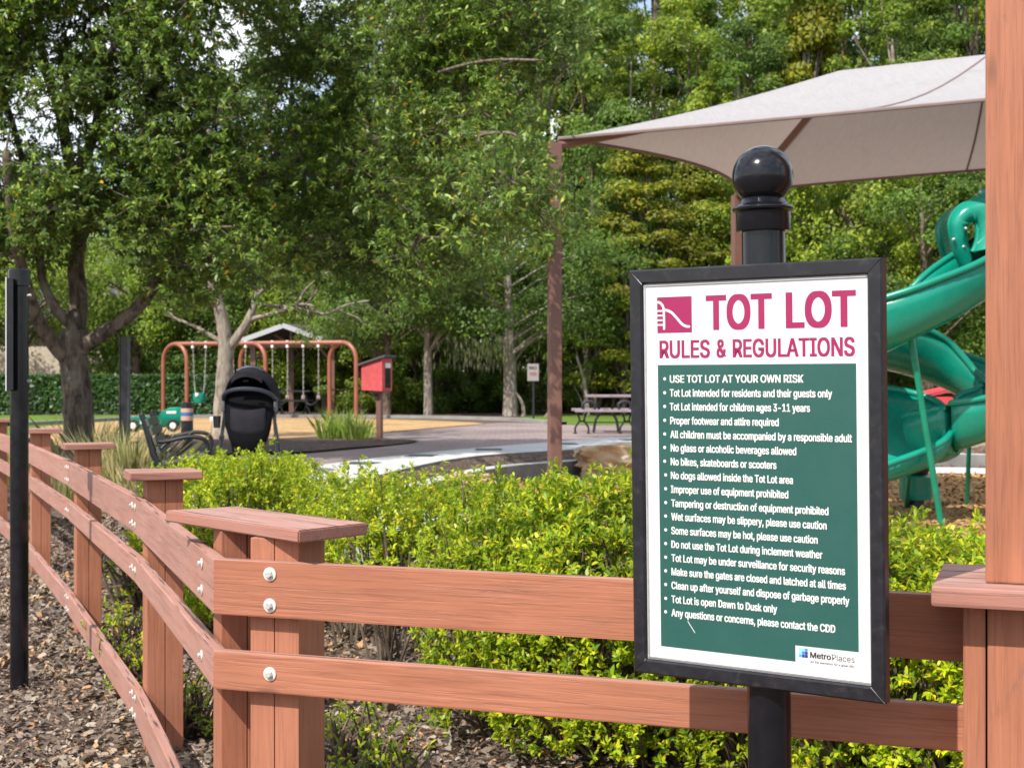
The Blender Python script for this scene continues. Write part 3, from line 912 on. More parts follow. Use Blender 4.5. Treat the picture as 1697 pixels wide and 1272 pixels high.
m = MB()
tb = z7(522, 424)[1]; tt = z7(522, 231)[1]
set_line(m, 'TOT', z7(467, 300)[0], z7(834, 300)[0], tb, tt - tb, 0.034)
set_line(m, 'LOT', z7(910, 300)[0], z7(1300, 300)[0], tb, tt - tb, 0.034)
rb_ = z7(211, 581)[1]; rt_ = z7(211, 483)[1]
set_line(m, 'RULES', z7(210, 530)[0], z7(490, 530)[0], rb_, rt_ - rb_, 0.027)
set_line(m, '&', z7(526, 530)[0], z7(581, 530)[0], rb_, rt_ - rb_, 0.027)
set_line(m, 'REGULATIONS', z7(616, 530)[0], z7(1294, 530)[0], rb_, rt_ - rb_, 0.027)
m.build('title_lettering', M['pink_ink'], panel)

rules = [('USE TOT LOT AT YOUR OWN RISK', 7, 268, 1010, 716), ('Tot Lot intended for residents and their guests only', 7, 268, 1169, 793),
         ('Tot Lot intended for children ages 3-11 years', 7, 268, 1046, 869), ('Proper footwear and attire required', 7, 270, 873, 946),
         ('All children must be accompanied by a responsible adult', 7, 271, 1279, 1022), ('No glass or alcoholic beverages allowed', 7, 273, 970, 1097),
         ('No bikes, skateboards or scooters', 7, 273, 860, 1173), ('No dogs allowed inside the Tot Lot area', 8, 242, 841, 39),
         ('Improper use of equipment prohibited', 8, 242, 818, 107), ('Tampering or destruction of equipment prohibited', 8, 244, 1015, 175),
         ('Wet surfaces may be slippery, please use caution', 8, 244, 1006, 241), ('Some surfaces may be hot, please use caution', 8, 244, 962, 309),
         ('Do not use the Tot Lot during inclement weather', 8, 244, 985, 376), ('Tot Lot may be under surveillance for security reasons', 8, 245, 1096, 443),
         ('Make sure the gates are closed and latched at all times', 8, 245, 1100, 510), ('Clean up after yourself and dispose of garbage properly', 8, 245, 1117, 577),
         ('Tot Lot is open Dawn to Dusk only', 8, 245, 763, 645), ('Any questions or concerns, please contact the CDD', 8, 245, 1048, 711)]
m = MB()
for i, (txt, zz, x0, x1, yb) in enumerate(rules):
    fn = z7 if zz == 7 else z8
    u0, vb = fn(x0, yb); u1 = fn(x1, yb)[0]
    ch = 0.0168
    set_line(m, txt, u0, u1, vb, ch, 0.030 if i else 0.028, 0.0006)
    ub = fn(240, yb)[0] if zz == 7 else fn(217, yb)[0]
    m.add([S(ub + 0.0037 * math.cos(t), vb + ch * 0.52 + 0.0037 * math.sin(t), PW + 0.0006) for t in np.linspace(0, 2 * math.pi, 20)[:-1]], [tuple(range(19))])
m.build('rules_lettering', M['white_ink'], panel)

# slide emblem: magenta square with a white ladder and slide
e0, e1 = z7(199, 442), z7(388, 236)
eu0, ev0 = e0; eu1, ev1 = e1
def E(s, t): return (eu0 + (eu1 - eu0) * s, ev0 + (ev1 - ev0) * t)
emb = ink('slide_emblem', [[E(0, 0), E(1, 0), E(1, 1), E(0, 1)]], M['pink_ink'])
def stroke(m, pts, wd, w=0.0006):
    P = catmull([Vector((p[0], p[1], 0)) for p in pts], 6)
    L = []; Rr = []
    for i, p in enumerate(P):
        t = P[min(i + 1, len(P) - 1)] - P[max(i - 1, 0)]; t.normalize()
        L.append((p.x - t.y * wd, p.y + t.x * wd)); Rr.append((p.x + t.y * wd, p.y - t.x * wd))
    m.grid([[S(u, v, PW + w) for u, v in L], [S(u, v, PW + w) for u, v in Rr]])
    for p in (P[0], P[-1]):
        m.add([S(p.x + wd * math.cos(a), p.y + wd * math.sin(a), PW + w) for a in np.linspace(0, 6.28, 14)[:-1]], [tuple(range(13))])
m = MB(); k = (eu1 - eu0)
stroke(m, [E(0.0, 0.86), E(0.06, 0.86), E(0.14, 0.80), E(0.19, 0.68), E(0.20, 0.4), E(0.20, 0.12)], k * 0.032)
for t in (0.62, 0.49, 0.36, 0.23):
    stroke(m, [E(0.015, t), E(0.08, t), E(0.16, t)], k * 0.022)
stroke(m, [E(0.22, 0.64), E(0.32, 0.62), E(0.44, 0.55), E(0.58, 0.40), E(0.72, 0.24), E(0.84, 0.175), E(0.92, 0.165)], k * 0.033)
m.build('emblem_drawing', M['white_ink'], emb)

# sponsor mark: white tab, nine blue squares, two words and a line of small print
def z9(x, y): return suv(1280 + x / 8.485, 1050 + y / 8.485)
q0 = z9(372, 185); q1 = z9(500, 320)
qs = (q1[0] - q0[0]) / 3; qh = qs * 1.0
mk = MB()
for r in range(3):
    for c in range(3):
        mk.mi = r * 3 + c
        a = (q0[0] + c * qs, q0[1] - 0.001 - r * qh)
        mk.prism([S(a[0], a[1], PW), S(a[0] + qs * 0.93, a[1], PW), S(a[0] + qs * 0.93, a[1] - qh * 0.93, PW), S(a[0], a[1] - qh * 0.93, PW)], SN * -0.00025)
mk.build('blue_squares', [M['blue%d' % i] for i in range(9)], panel)
m = MB()
ub, vb = z9(530, 333); ct = z9(530, 250)[1] - vb
set_line(m, 'Metro', ub, z9(824, 340)[0], vb, ct, 0.028)
set_line(m, 'Places', z9(840, 375)[0], z9(1156, 410)[0], vb, ct, 0.0)
ub, vb = z9(530, 401); ct = (z9(530, 372)[1] - vb) * 1.0
set_line(m, 'All the elements for a great life.', ub, z9(1150, 478)[0], vb, ct, 0.008, shear=0.18)
m.build('sponsor_lettering', M['dark_ink'], panel)
m = MB(); stroke(m, [z8(325, 735), z8(340, 760), z8(360, 792)], 0.0009, 0.0005)
m.build('scratch_mark', M['poster'], panel)

# ------------------------------------------------------------------ black sign post at the left, its panel seen from the edge
bp = Vector(((32 - 848.5) / FPX * 7.25, 7.25, 0))
bs = thing('edge_on_sign', bp, 'tall black round post with a capped top and a black sign panel seen edge on', 'sign post')
m = MB(); m.lathe([(0.0455, -0.2), (0.0455, 2.12)], bp, (0, 0, 1), 28)
m.build('post', M['black'], bs, smooth=True)
m = MB(); m.lathe([(0.050, 2.045), (0.0545, 2.05), (0.0545, 2.128), (0.049, 2.134), (0.02, 2.136)], bp, (0, 0, 1), 28)
m.build('post_cap', M['black'], bs, smooth=True)
# panel plane runs nearly along the view line, just left of the post
pd = Vector((-0.29, 0.957, 0)); pn_ = Vector((-0.957, -0.29, 0))
m = MB(); m.box(bp + pn_ * 0.040 + pd * 0.0 + Vector((0, 0, 1.80)), (0.24, 0.030, 0.56), pd)
m.build('sign_panel', M['black_satin'], bs)
m = MB(); m.box(bp + pn_ * 0.0585 + Vector((0, 0, 1.80)), (0.245, 0.005, 0.57), pd)
m.build('sign_face', M['white_ink'], bs)
m = MB()
for zz in (2.0, 1.565):
    m.lathe([(0.007, 0), (0.007, 0.02)], bp + Vector((0.045, -0.01, zz)), (1, -0.2, 0.1), 10)
m.build('bolt', M['bolt'], bs)
def stand(z, lst): return z

# second black post, further in, behind dry grass
q = at(207, 640, 18.3); q.z = gz(q.x, q.y)
t_ = thing('black_flat_post', q, 'flat black post standing in dry ornamental grass beside the bench', 'post')
m = MB(); m.bbox(q + Vector((0, 0, 0.90)), (0.125, 0.05, 2.0), (0.9, -0.2, 0), b=0.006)
m.build('post', M['black_satin'], t_)
m = MB()
for s in (-1, 1):
    m.box(q + Vector((0.9 * s * 0.067, -0.2 * s * 0.067 - 0.01, 0.90)), (0.006, 0.06, 2.0), (0.9, -0.2, 0))
m.build('edge_trim', M['frame_grey'], t_)

# ------------------------------------------------------------------ bollard with a tan and blue band
q = at(310, 640, 17.2); q.z = gz(q.x, q.y)
t_ = thing('banded_bollard', q, 'short round black bollard with a tan and blue band near its top', 'bollard')
m = MB(); m.lathe([(0.12, 0), (0.12, 0.03), (0.075, 0.05), (0.072, 0.70)], q, n=24); m.build('post', M['black_satin'], t_, smooth=True)
m = MB(); m.lathe([(0.074, 0.70), (0.074, 0.755)], q, n=24); m.lathe([(0.074, 0.80), (0.074, 0.848)], q, n=24); m.build('tan_band', M['band_tan'], t_, smooth=True)
m = MB(); m.lathe([(0.0745, 0.755), (0.0745, 0.80)], q, n=24); m.build('blue_band', M['band_blue'], t_, smooth=True)
m = MB(); m.lathe([(0.074, 0.848), (0.074, 0.905), (0.06, 0.918), (0.02, 0.922)], q, n=24); m.build('top_cap', M['black_satin'], t_, smooth=True)

# ------------------------------------------------------------------ park bench, seen from its end
q = at(286, 640, 15.4); q.z = gz(q.x, q.y)
bd = Vector((-0.18, 0.984, 0))              # along the seat, away from the camera
bf = Vector((0.984, 0.18, 0))               # the way the sitter faces
bench = thing('park_bench', q, 'black iron park bench with grey slats seen from its end beside the hedge', 'bench')
def B(f, l, z): return q + bf * f + bd * l + Vector((0, 0, z))
for l in (0.0, 1.5):
    m = MB()
    m.tube([B(-0.33, l, 0.95), B(-0.29, l, 0.86), B(-0.20, l, 0.52), B(-0.13, l, 0.34), B(-0.10, l, 0.18), B(-0.17, l, 0.0)], [0.03, 0.038, 0.04, 0.04, 0.034, 0.045], 8)
    m.tube([B(-0.15, l, 0.40), B(0.1, l, 0.36), B(0.32, l, 0.39)], 0.026, 8)
    m.tube([B(0.30, l, 0.40), B(0.34, l, 0.28), B(0.29, l, 0.14), B(0.37, l, 0.0)], [0.028, 0.034, 0.03, 0.045], 8)
    m.build('iron_end', M['iron'], bench, smooth=True)
    m = MB()
    m.tube(catmull([B(-0.24, l, 0.66), B(-0.08, l, 0.655), B(0.14, l, 0.70), B(0.30, l, 0.69), B(0.37, l, 0.62), B(0.36, l, 0.50), B(0.31, l, 0.40)], 5), 0.024, 8)
    m.tube(catmull([B(-0.20, l, 0.50), B(-0.1, l, 0.60), B(-0.04, l, 0.66)], 4), 0.016, 6)
    m.build('armrest', M['iron'], bench, smooth=True)
for k in range(4):
    f, z = -0.295 + 0.036 * k * 1.05, 0.86 - 0.10 * k
    board('back_slat', B(f + 0.035, 0.75, z), (1.6, 0.03, 0.085), bd, M['grey_slat'], bench, up=(bf.x * -0.33, bf.y * -0.33, 0.94))
for k in range(4):
    board('seat_slat', B(-0.06 + 0.115 * k, 0.75, 0.435 + 0.004 * k), (1.6, 0.095, 0.03), bd, M['grey_slat'], bench)

# ------------------------------------------------------------------ the stroller
q = at(414, 640, 15.0); q.z = PLAT + 0.01
st = thing('baby_stroller', q, 'black baby stroller with a big domed canopy on the paving behind the hedge', 'stroller')
def K(x, y, z): return q + Vector((x, y, z))
# canopy: two arches of cloth pulled over hoops
def hoop(rx, rz, zc, y, n=18, tilt=0.0):
    return [K(rx * math.cos(a), y + tilt * math.sin(a), zc + rz * math.sin(a)) for a in np.linspace(math.pi + 0.10, -0.10, n)]
hoops = [hoop(0.255, 0.30, 0.80, -0.02, tilt=-0.20), hoop(0.272, 0.335, 0.79, 0.02, tilt=-0.14), hoop(0.286, 0.362, 0.78, 0.08, tilt=-0.06),
         hoop(0.290, 0.372, 0.78, 0.16, tilt=0.02), hoop(0.285, 0.36, 0.77, 0.26, tilt=0.08), hoop(0.26, 0.31, 0.76, 0.38, tilt=0.12), hoop(0.20, 0.20, 0.76, 0.46, tilt=0.14)]
m = MB(); m.grid(hoops)
can = m.build('canopy', M['dark_fabric'], st, smooth='all')
md = can.modifiers.new('thickness', 'SOLIDIFY'); md.thickness = 0.012
m = MB(); m.tube(catmull([K(-0.28, 0.03, 0.80), K(-0.245, -0.12, 0.86), K(-0.15, -0.20, 0.905), K(0, -0.225, 0.92), K(0.15, -0.20, 0.905), K(0.245, -0.12, 0.86), K(0.28, 0.03, 0.80)], 6), 0.022, 8)
m.build('visor_edge', M['navy_trim'], st, smooth=True)
m = MB()
m.grid([[p + Vector((0, -0.008, 0.004)) for p in hoops[0][5:13]], [p + Vector((0, -0.01, -0.055)) for p in hoops[0][5:13]]])
m.build('canopy_band', M['dark_fabric'], st, smooth=True)
m = MB()
m.tube([p + Vector((0, -0.01, 0.006)) for p in hoops[2][6:12]], 0.024, 8)
m.build('canopy_trim', M['navy_trim'], st, smooth=True)
m = MB(); m.bbox(K(0, -0.235, 1.0), (0.055, 0.014, 0.02), b=0.004); m.build('canopy_badge', M['black_fabric'], st)
m = MB(); m.prism([K(-0.25, 0.10, 0.62), K(0.25, 0.10, 0.62), K(0.262, 0.12, 0.85), K(0.20, 0.14, 1.02), K(0, 0.15, 1.09), K(-0.20, 0.14, 1.02), K(-0.262, 0.12, 0.85)], (0, 0.02, 0)); m.build('canopy_dark_backing', M['black_fabric'], st, fix=True)  # black backing sheet, added so the gap below the canopy reads dark
# seat shell hanging in the frame, deep pocket shape
rows = []
for z, w, y in ((0.93, 0.24, 0.10), (0.80, 0.245, 0.03), (0.65, 0.235, -0.03), (0.50, 0.215, -0.06), (0.40, 0.19, -0.07), (0.33, 0.15, -0.06), (0.285, 0.10, -0.03), (0.27, 0.06, 0.02)):
    rows.append([K(w * math.sin(a), y - 0.07 * math.cos(a), z - 0.008 * math.cos(a * 1.6)) for a in np.linspace(-1.57, 1.57, 15)])
m = MB(); m.grid(rows)
sh = m.build('seat_back', M['black_fabric'], st, smooth='all')
md = sh.modifiers.new('thickness', 'SOLIDIFY'); md.thickness = 0.02
rows = [[K(0.19 * math.sin(a), -0.05 - d - 0.07 * math.cos(a), z + 0.03 * abs(math.sin(a))) for a in np.linspace(-1.3, 1.3, 12)] for z, d in ((0.69, 0.012), (0.60, 0.03), (0.48, 0.035), (0.415, 0.02))]
m = MB(); m.grid(rows); m.build('back_pocket', M['dark_fabric'], st, smooth='all').modifiers.new('thickness', 'SOLIDIFY').thickness = 0.008
for s in (-1, 1):
    m = MB()
    m.tube(catmull([K(s * 0.27, 0.02, 0.80), K(s * 0.265, -0.02, 0.62), K(s * 0.285, -0.06, 0.42), K(s * 0.30, -0.10, 0.24), K(s * 0.30, -0.13, 0.10)], 5), [0.019] * 21, 8)
    m.tube([K(s * 0.265, -0.02, 0.60), K(s * 0.25, 0.3, 0.35), K(s * 0.24, 0.50, 0.12)], 0.016, 8)
    m.build('frame_tube', M['black_satin'], st, smooth=True)
    m = MB(); m.bbox(K(s * 0.275, -0.01, 0.735), (0.035, 0.07, 0.11), (1, 0, 0), b=0.012); m.build('side_hinge', M['frame_grey'], st, smooth=True)
    m = MB(); m.bbox(K(s * 0.285, -0.06, 0.41), (0.05, 0.06, 0.05), b=0.012); m.build('lock_joint', M['black_satin'], st)
    m = MB(); m.lathe([(0.03, -0.02), (0.065, -0.02), (0.082, -0.018), (0.088, 0), (0.082, 0.018), (0.065, 0.02), (0.03, 0.02)], K(s * 0.26, -0.13, 0.09), (1, 0, 0), 24)
    w = m.build('rear_wheel', M['tyre'], st, smooth=True)
    m = MB(); m.lathe([(0.055, -0.022), (0.055, 0.022)], K(s * 0.26, -0.13, 0.09), (1, 0, 0), 18); m.build('rim', M['frame_grey'], w)
    m = MB(); m.lathe([(0.03, -0.018), (0.058, -0.018), (0.073, -0.014), (0.073, 0.014), (0.058, 0.018), (0.03, 0.018)], K(s * 0.24, 0.52, 0.075), (1, 0, 0), 20); m.build('front_wheel', M['tyre'], st, smooth=True)
m = MB(); m.tube([K(-0.30, -0.13, 0.10), K(0.30, -0.13, 0.10)], 0.013, 8); m.bbox(K(0, 0.12, 0.24), (0.40, 0.42, 0.012)); m.build('lower_basket', M['black_fabric'], st)
m = MB(); m.lathe([(0.034, 0), (0.043, 0.12), (0.044, 0.125), (0.038, 0.125), (0.032, 0.02)], K(-0.335, -0.06, 0.51), n=18); m.build('cup_holder', M['black_satin'], st, smooth=True)
m = MB(); m.lathe([(0.026, 0.0), (0.028, 0.03), (0.02, 0.04)], K(-0.385, -0.05, 0.585), n=14); m.tube([K(-0.36, -0.05, 0.60), K(-0.30, -0.04, 0.60)], 0.01); m.build('white_clip', M['white_plastic'], st, smooth=True)

# ------------------------------------------------------------------ green car spring rider
q = on(262, 727, PLAT)
rd = thing('car_spring_rider', q, 'green toy car spring rider with white trim on the orange wood chips', 'spring rider')
ca = Vector((0.985, 0.17, 0)); cs = Vector((-0.17, 0.985, 0))
def Cc(x, y, z): return q + ca * x + cs * y + Vector((0, 0, z))
prof = [(-0.62, 0.20), (-0.60, 0.34), (-0.50, 0.40), (-0.40, 0.385), (-0.20, 0.41), (0.00, 0.415), (0.08, 0.50), (0.20, 0.56), (0.36, 0.575), (0.46, 0.55), (0.50, 0.42), (0.47, 0.30), (0.30, 0.235), (0.0, 0.19), (-0.25, 0.17), (-0.45, 0.165)]
rings = []
for s, k in ((-0.15, 0.86), (-0.13, 0.97), (-0.05, 1.0), (0.05, 1.0), (0.13, 0.97), (0.15, 0.86)):
    rings.append([Cc(-0.06 + (x + 0.06) * k, s, 0.35 + (z - 0.35) * k) for x, z in prof])
m = MB(); n = len(prof)
m.add([p for r in rings for p in r], [(i * n + j, i * n + (j + 1) % n, (i + 1) * n + (j + 1) % n, (i + 1) * n + j) for i in range(len(rings) - 1) for j in range(n)] + [tuple(range(n - 1, -1, -1)), tuple((len(rings) - 1) * n + k for k in range(n))])
m.build('car_body', M['teal'], rd, smooth=True, fix=True)
for x in (-0.42, 0.27):
    for s in (-1, 1):
        m = MB(); m.lathe([(0.05, -0.03), (0.10, -0.03), (0.115, 0), (0.10, 0.03), (0.05, 0.03)], Cc(x, s * 0.16, 0.24), cs, 20); w = m.build('wheel', M['tyre'], rd, smooth=True)
        m = MB(); m.lathe([(0.058, 0.0), (0.05, 0.012)], Cc(x, s * 0.19, 0.24), cs * s, 16); m.build('hubcap', M['white_plastic'], w)
m = MB(); m.bbox(Cc(0.24, -0.152, 0.475), (0.17, 0.012, 0.05), ca, b=0.005); m.build('side_window', M['white_plastic'], rd)
m = MB(); m.bbox(Cc(-0.17, -0.155, 0.30), (0.26, 0.012, 0.06), ca, b=0.005); m.build('number_plate', M['white_plastic'], rd)
m = MB(); m.bbox(Cc(-0.60, 0, 0.30), (0.05, 0.26, 0.08), ca, b=0.015); m.bbox(Cc(0.50, 0, 0.32), (0.05, 0.26, 0.07), ca, b=0.015); m.build('bumper', M['teal'], rd)
m = MB(); m.tube([Cc(0.05 * math.cos(a) * 1.2, 0.06 * math.sin(a), 0.01 + 0.17 * a / 31.4) for a in np.linspace(0, 31.4, 120)], 0.013, 6); m.build('spring', M['black_satin'], rd, smooth=True)
m = MB(); m.tube([Cc(-0.02, -0.2, 0.50), Cc(-0.02, 0.2, 0.50)], 0.016, 8); m.tube([Cc(-0.02, 0, 0.40), Cc(-0.02, 0, 0.50)], 0.02, 8); m.build('handle', M['black_satin'], rd)

# ------------------------------------------------------------------ swing set
SYd = 40.5
def sw(px, Y=SYd): return Vector(((px - 848.5) / FPX * Y, Y, PLAT))
A0, A1, A2 = sw(290, 41.6), sw(419, 40.9), sw(568, 40.1)
BH = (636 - 568) * 40.5 / FPX + EYE              # beam height
swing = thing('swing_set', A1, 'terracotta pipe swing set with three arched end frames on orange chips', 'swing set')
ad = Vector((0.82, -0.57, 0)).normalized()
for A in (A0, A1, A2):
    m = MB(); hwid = 0.50
    pts = [A - ad * hwid + Vector((0, 0, -0.1)), A - ad * hwid + Vector((0, 0, BH - PLAT - 0.50))]
    for t in np.linspace(0, math.pi, 13)[1:-1]:
        pts.append(A - ad * hwid * math.cos(t) + Vector((0, 0, BH - PLAT - 0.50 + 0.50 * math.sin(t))))
    pts += [A + ad * hwid + Vector((0, 0, BH - PLAT - 0.50)), A + ad * hwid + Vector((0, 0, -0.1))]
    m.tube(pts, 0.062, 12)
    m.build('end_arch', M['swing_steel'], swing, smooth=True)
for a, b in ((A0, A1), (A1, A2)):
    m = MB(); z = Vector((0, 0, BH - PLAT))
    m.tube([a + z, b + z], 0.068, 12); m.build('top_beam', M['swing_steel'], swing, smooth=True)
def beam_at(px):
    for a, b in ((A0, A1), (A1, A2)):
        for t in np.linspace(0, 1, 400):
            p = a.lerp(b, t)
            if abs(p.x / p.y * FPX + 848.5 - px) < 0.5: return Vector((p.x, p.y, BH))
def hang(p0, p1, nm):
    m = MB(); L = (p0 - p1).length; n = int(L / 0.075); d = (p1 - p0) / n
    for i in range(n):
        a = p0 + d * i; side = Vector((1, 0, 0)) if i % 2 else Vector((0, 1, 0))
        m.tube([a - d * 0.1 + side * 0.007, a + d * 0.5 + side * 0.014, a + d * 1.1 + side * 0.007], 0.007, 5)
        m.tube([a - d * 0.1 - side * 0.007, a + d * 0.5 - side * 0.014, a + d * 1.1 - side * 0.007], 0.007, 5)
    return m
for pa, pb, kind, lab in ((320, 342, 'b', 'teal bucket swing hanging on chains left of the pale trunk'), (386, 408, 'b', 'teal bucket swing hanging behind the pale tree trunk'),
                     (452, 477, 's', 'belt swing on pale chains, nearer the stroller'), (503, 528, 's', 'belt swing on pale chains, nearer the right arch of the set')):
    a, b = beam_at(pa), beam_at(pb)
    sg = thing('bucket_swing' if kind == 'b' else 'belt_swing', a, lab, 'swing', 'swings hanging from the swing set')
    mid = (a + b) / 2; u = (b - a).normalized(); wd = (b - a).length
    for p, s in ((a, -1), (b, 1)):
        zb = PLAT + (0.62 if kind == 's' else 0.95)
        e = Vector((p.x, p.y, zb))
        if kind == 'b': e = Vector((p.x, p.y, PLAT + 1.0)) - u * s * 0.05
        hang(p - Vector((0, 0, 0.06)), e, '').build('chain', M['chain'], sg)
        m = MB(); m.bbox(p - Vector((0, 0, 0.03)), (0.07, 0.09, 0.20), u, b=0.01); m.build('hanger', M['white_plastic'], sg)
        if kind == 'b':
            m = MB(); m.tube([e, mid + u * s * 0.13 + Vector((0, 0, PLAT + 0.72 - mid.z))], 0.016, 6); m.build('strap', M['chain'], sg)
    if kind == 's':
        m = MB()
        P = [a.lerp(b, t) for t in np.linspace(0, 1, 11)]
        rows = [[Vector((p.x, p.y + d, PLAT + 0.60 - 0.20 * math.sin(math.pi * t))) for p, t in zip(P, np.linspace(0, 1, 11))] for d in (-0.09, 0.09)]
        m.grid(rows); o = m.build('belt_seat', M['iron'], sg, smooth='all'); o.modifiers.new('thickness', 'SOLIDIFY').thickness = 0.02
        m = MB()
        for p in (a, b): m.bbox(Vector((p.x, p.y, PLAT + 0.60)), (0.10, 0.12, 0.12), b=0.02)
        m.build('chain_sleeve', M['mauve_slat'], sg)
    else:
        zb = PLAT + 0.42
        m = MB(); c = Vector((mid.x, mid.y, zb))
        m.lathe([(0.10, 0.0), (0.16, 0.02), (0.185, 0.10), (0.19, 0.22), (0.18, 0.30), (0.165, 0.30), (0.165, 0.1), (0.08, 0.04)], c, n=20)
        m.build('bucket_seat', M['teal'], sg, smooth=True)
        m = MB(); m.lathe([(0.05, 0), (0.06, 0.05), (0.05, 0.1)], c + Vector((-0.03, -0.18, 0.2)), n=10); m.build('buckle', M['white_plastic'], sg)

# ------------------------------------------------------------------ gabled pavilion behind the swings
pv = Vector(((474 - 848.5) / FPX * 46.5, 46.5, PLAT))
pav = thing('picnic_pavilion', pv, 'small gabled pavilion on brown posts with white fascia behind the swings', 'pavilion')
def Pv(x, y, z): return pv + Vector((x + 0.42 * y, y, z))      # set a little askew to the view
hw_, ez, rz_ = 1.62, 2.32 - 0.02, 2.90 - 0.02
for x in (-1.25, 1.35):
    for y in (0.3, 2.5):
        m = MB(); m.bbox(Pv(x, y, 1.12), (0.17, 0.17, 2.34), b=0.01); m.build('post', M['brown_steel'], pav)
        m = MB()
        for s in (-1, 1):
            if abs(x + s * 0.5) < 1.5: m.tube([Pv(x, y, 1.72), Pv(x + s * 0.45, y, 2.2)], 0.055, 6)
        m.build('knee_brace', M['brown_steel'], pav)
m = MB(); m.bbox(Pv(0, 0.3, 2.27), (2 * hw_ - 0.2, 0.12, 0.2), b=0.01); m.bbox(Pv(0, 2.5, 2.27), (2 * hw_ - 0.2, 0.12, 0.2), b=0.01); m.build('tie_beam', M['brown_steel'], pav)
m = MB()
for x0, x1 in ((0, 0), (-0.15, -0.55), (0.15, 0.55)):
    m.tube([Pv(x0, 0.3, 2.34), Pv(x1, 0.3, 2.78 - abs(x1) * 0.30)], 0.06, 6)
m.build('gable_strut', M['brown_steel'], pav)
for s in (-1, 1):
    m = MB()
    E0, E1, R0, R1 = Pv(s * hw_, -0.15, ez), Pv(s * hw_, 3.1, ez), Pv(0, -0.15, rz_), Pv(0, 3.1, rz_)
    m.prism([E0, E1, R1, R0], (0, 0, 0.07)); m.build('roof', M['shingle'], pav, fix=True)
    m = MB(); m.prism([E0 + Vector((0, -0.03, -0.08)), R0 + Vector((0, -0.03, -0.08)), R0 + Vector((0, -0.03, 0.085)), E0 + Vector((0, -0.03, 0.085))], (0, -0.03, 0)); m.build('fascia', M['fascia'], pav, fix=True)
m = MB(); m.lathe([(0.06, 0), (0.07, 0.12), (0.05, 0.2)], Pv(1.05, 1.7, 2.45), n=12); m.build('roof_vent', M['fascia'], pav)
q = Vector(((483 - 848.5) / FPX * 45.2, 45.2, PLAT))
tb_ = thing('picnic_table', q, 'dark picnic table with curved iron legs under the pavilion', 'picnic table')
m = MB(); m.bbox(q + Vector((0, 0, 0.75)), (1.25, 0.75, 0.05)); m.build('table_top', M['iron'], tb_)
m = MB()
for s in (-1, 1): m.bbox(q + Vector((0, s * 0.62, 0.45)), (1.25, 0.26, 0.045))
m.build('bench_seat', M['iron'], tb_)
for x in (-0.42, 0.42):
    m = MB(); m.tube(catmull([q + Vector((x, -0.6, 0)), q + Vector((x + 0.1, -0.2, 0.35)), q + Vector((x, -0.1, 0.75))], 5), 0.03, 6)
    m.tube(catmull([q + Vector((x, 0.6, 0)), q + Vector((x + 0.1, 0.2, 0.35)), q + Vector((x, 0.1, 0.75))], 5), 0.03, 6)
    m.tube(catmull([q + Vector((x - 0.3, -0.62, 0)), q + Vector((x - 0.1, -0.62, 0.38)), q + Vector((x + 0.1, -0.62, 0.38)), q + Vector((x + 0.3, -0.62, 0))], 5), 0.025, 6)
    m.build('leg', M['iron'], tb_)

# ------------------------------------------------------------------ little free library box
q = on(629, 729, PLAT)
lb = thing('library_box', q, 'red wooden book box with a slanted dark roof on a brown post', 'book box')
kx = q.y / FPX
def Lq(x, y, z): return q + Vector((x, y, z))
u = Vector((0.93, -0.368, 0)); v = Vector((0.368, 0.93, 0))     # long side faces the camera, door at its right end
m = MB(); m.bbox(Lq(0, 0, 0.42), (0.095, 0.095, 0.86), u, b=0.008); m.build('post', M['brown_steel'], lb)
m = MB()
m.bbox(Lq(0, 0, 0.845), (0.26, 0.26, 0.05), u, b=0.006)
m.tube([Lq(-0.10, -0.05, 0.83), Lq(-0.03, -0.04, 0.72)], 0.03, 6); m.build('bracket', M['brown_steel'], lb)
bx0 = q + Vector((-0.02, 0, 0))
a_ = [(-0.235, 0.875), (0.17, 0.855), (0.17, 1.425), (-0.235, 1.305)]
m = MB(); m.prism([bx0 + u * x - v * 0.19 + Vector((0, 0, z)) for x, z in a_], v * 0.38); body = m.build('box_body', M['red_paint'], lb, fix=True)
m = MB(); m.prism([bx0 + u * x - v * 0.235 + Vector((0, 0, z)) for x, z in ((-0.285, 1.295), (0.24, 1.45), (0.24, 1.485), (-0.285, 1.33))], v * 0.47); m.build('roof', M['shingle'], lb, fix=True)
dface = bx0 + u * 0.172
m = MB(); m.bbox(dface + Vector((0, 0, 1.13)), (0.02, 0.33, 0.50), u, b=0.003); dr = m.build('door', M['red_paint'], lb)
m = MB(); m.bbox(dface + u * 0.012 + Vector((0, 0, 1.09)), (0.006, 0.21, 0.36), u, b=0.001); m.build('pane', M['dark_glass'], dr)
m = MB(); m.bbox(dface + u * 0.014 + Vector((0, 0, 1.30)), (0.008, 0.20, 0.085), u, b=0.002); m.build('name_plate', M['white_plastic'], dr)

# ------------------------------------------------------------------ warning sign at the edge of the woods
q = Vector(((884 - 848.5) / FPX * 37.5, 37.5, PLAT))
ns = thing('park_notice', q, 'small grey NO sign with maroon print on a thin post before the woods', 'sign')
m = MB(); m.bbox(q + Vector((0, 0, 0.65)), (0.05, 0.05, 1.5), b=0.004); m.build('post', M['iron'], ns)
m = MB(); m.bbox(q + Vector((-0.01, -0.035, 1.285)), (0.30, 0.012, 0.45), b=0.004); pn2 = m.build('sign_plate', M['sign_grey'], ns)
m = MB()
set_line(m, 'NO', q.x - 0.11, q.x + 0.085, 1.36 + PLAT, 0.085, 0.02, to_surface=lambda u, v: Vector((u, q.y - 0.0425, v)))
for zz, w in ((1.28, 0.09), (1.245, 0.10), (1.21, 0.08)):
    m.box(q + Vector((-0.01, -0.0425, zz)), (2 * w, 0.001, 0.02))
m.build('lettering', M['sign_red'], pn2)

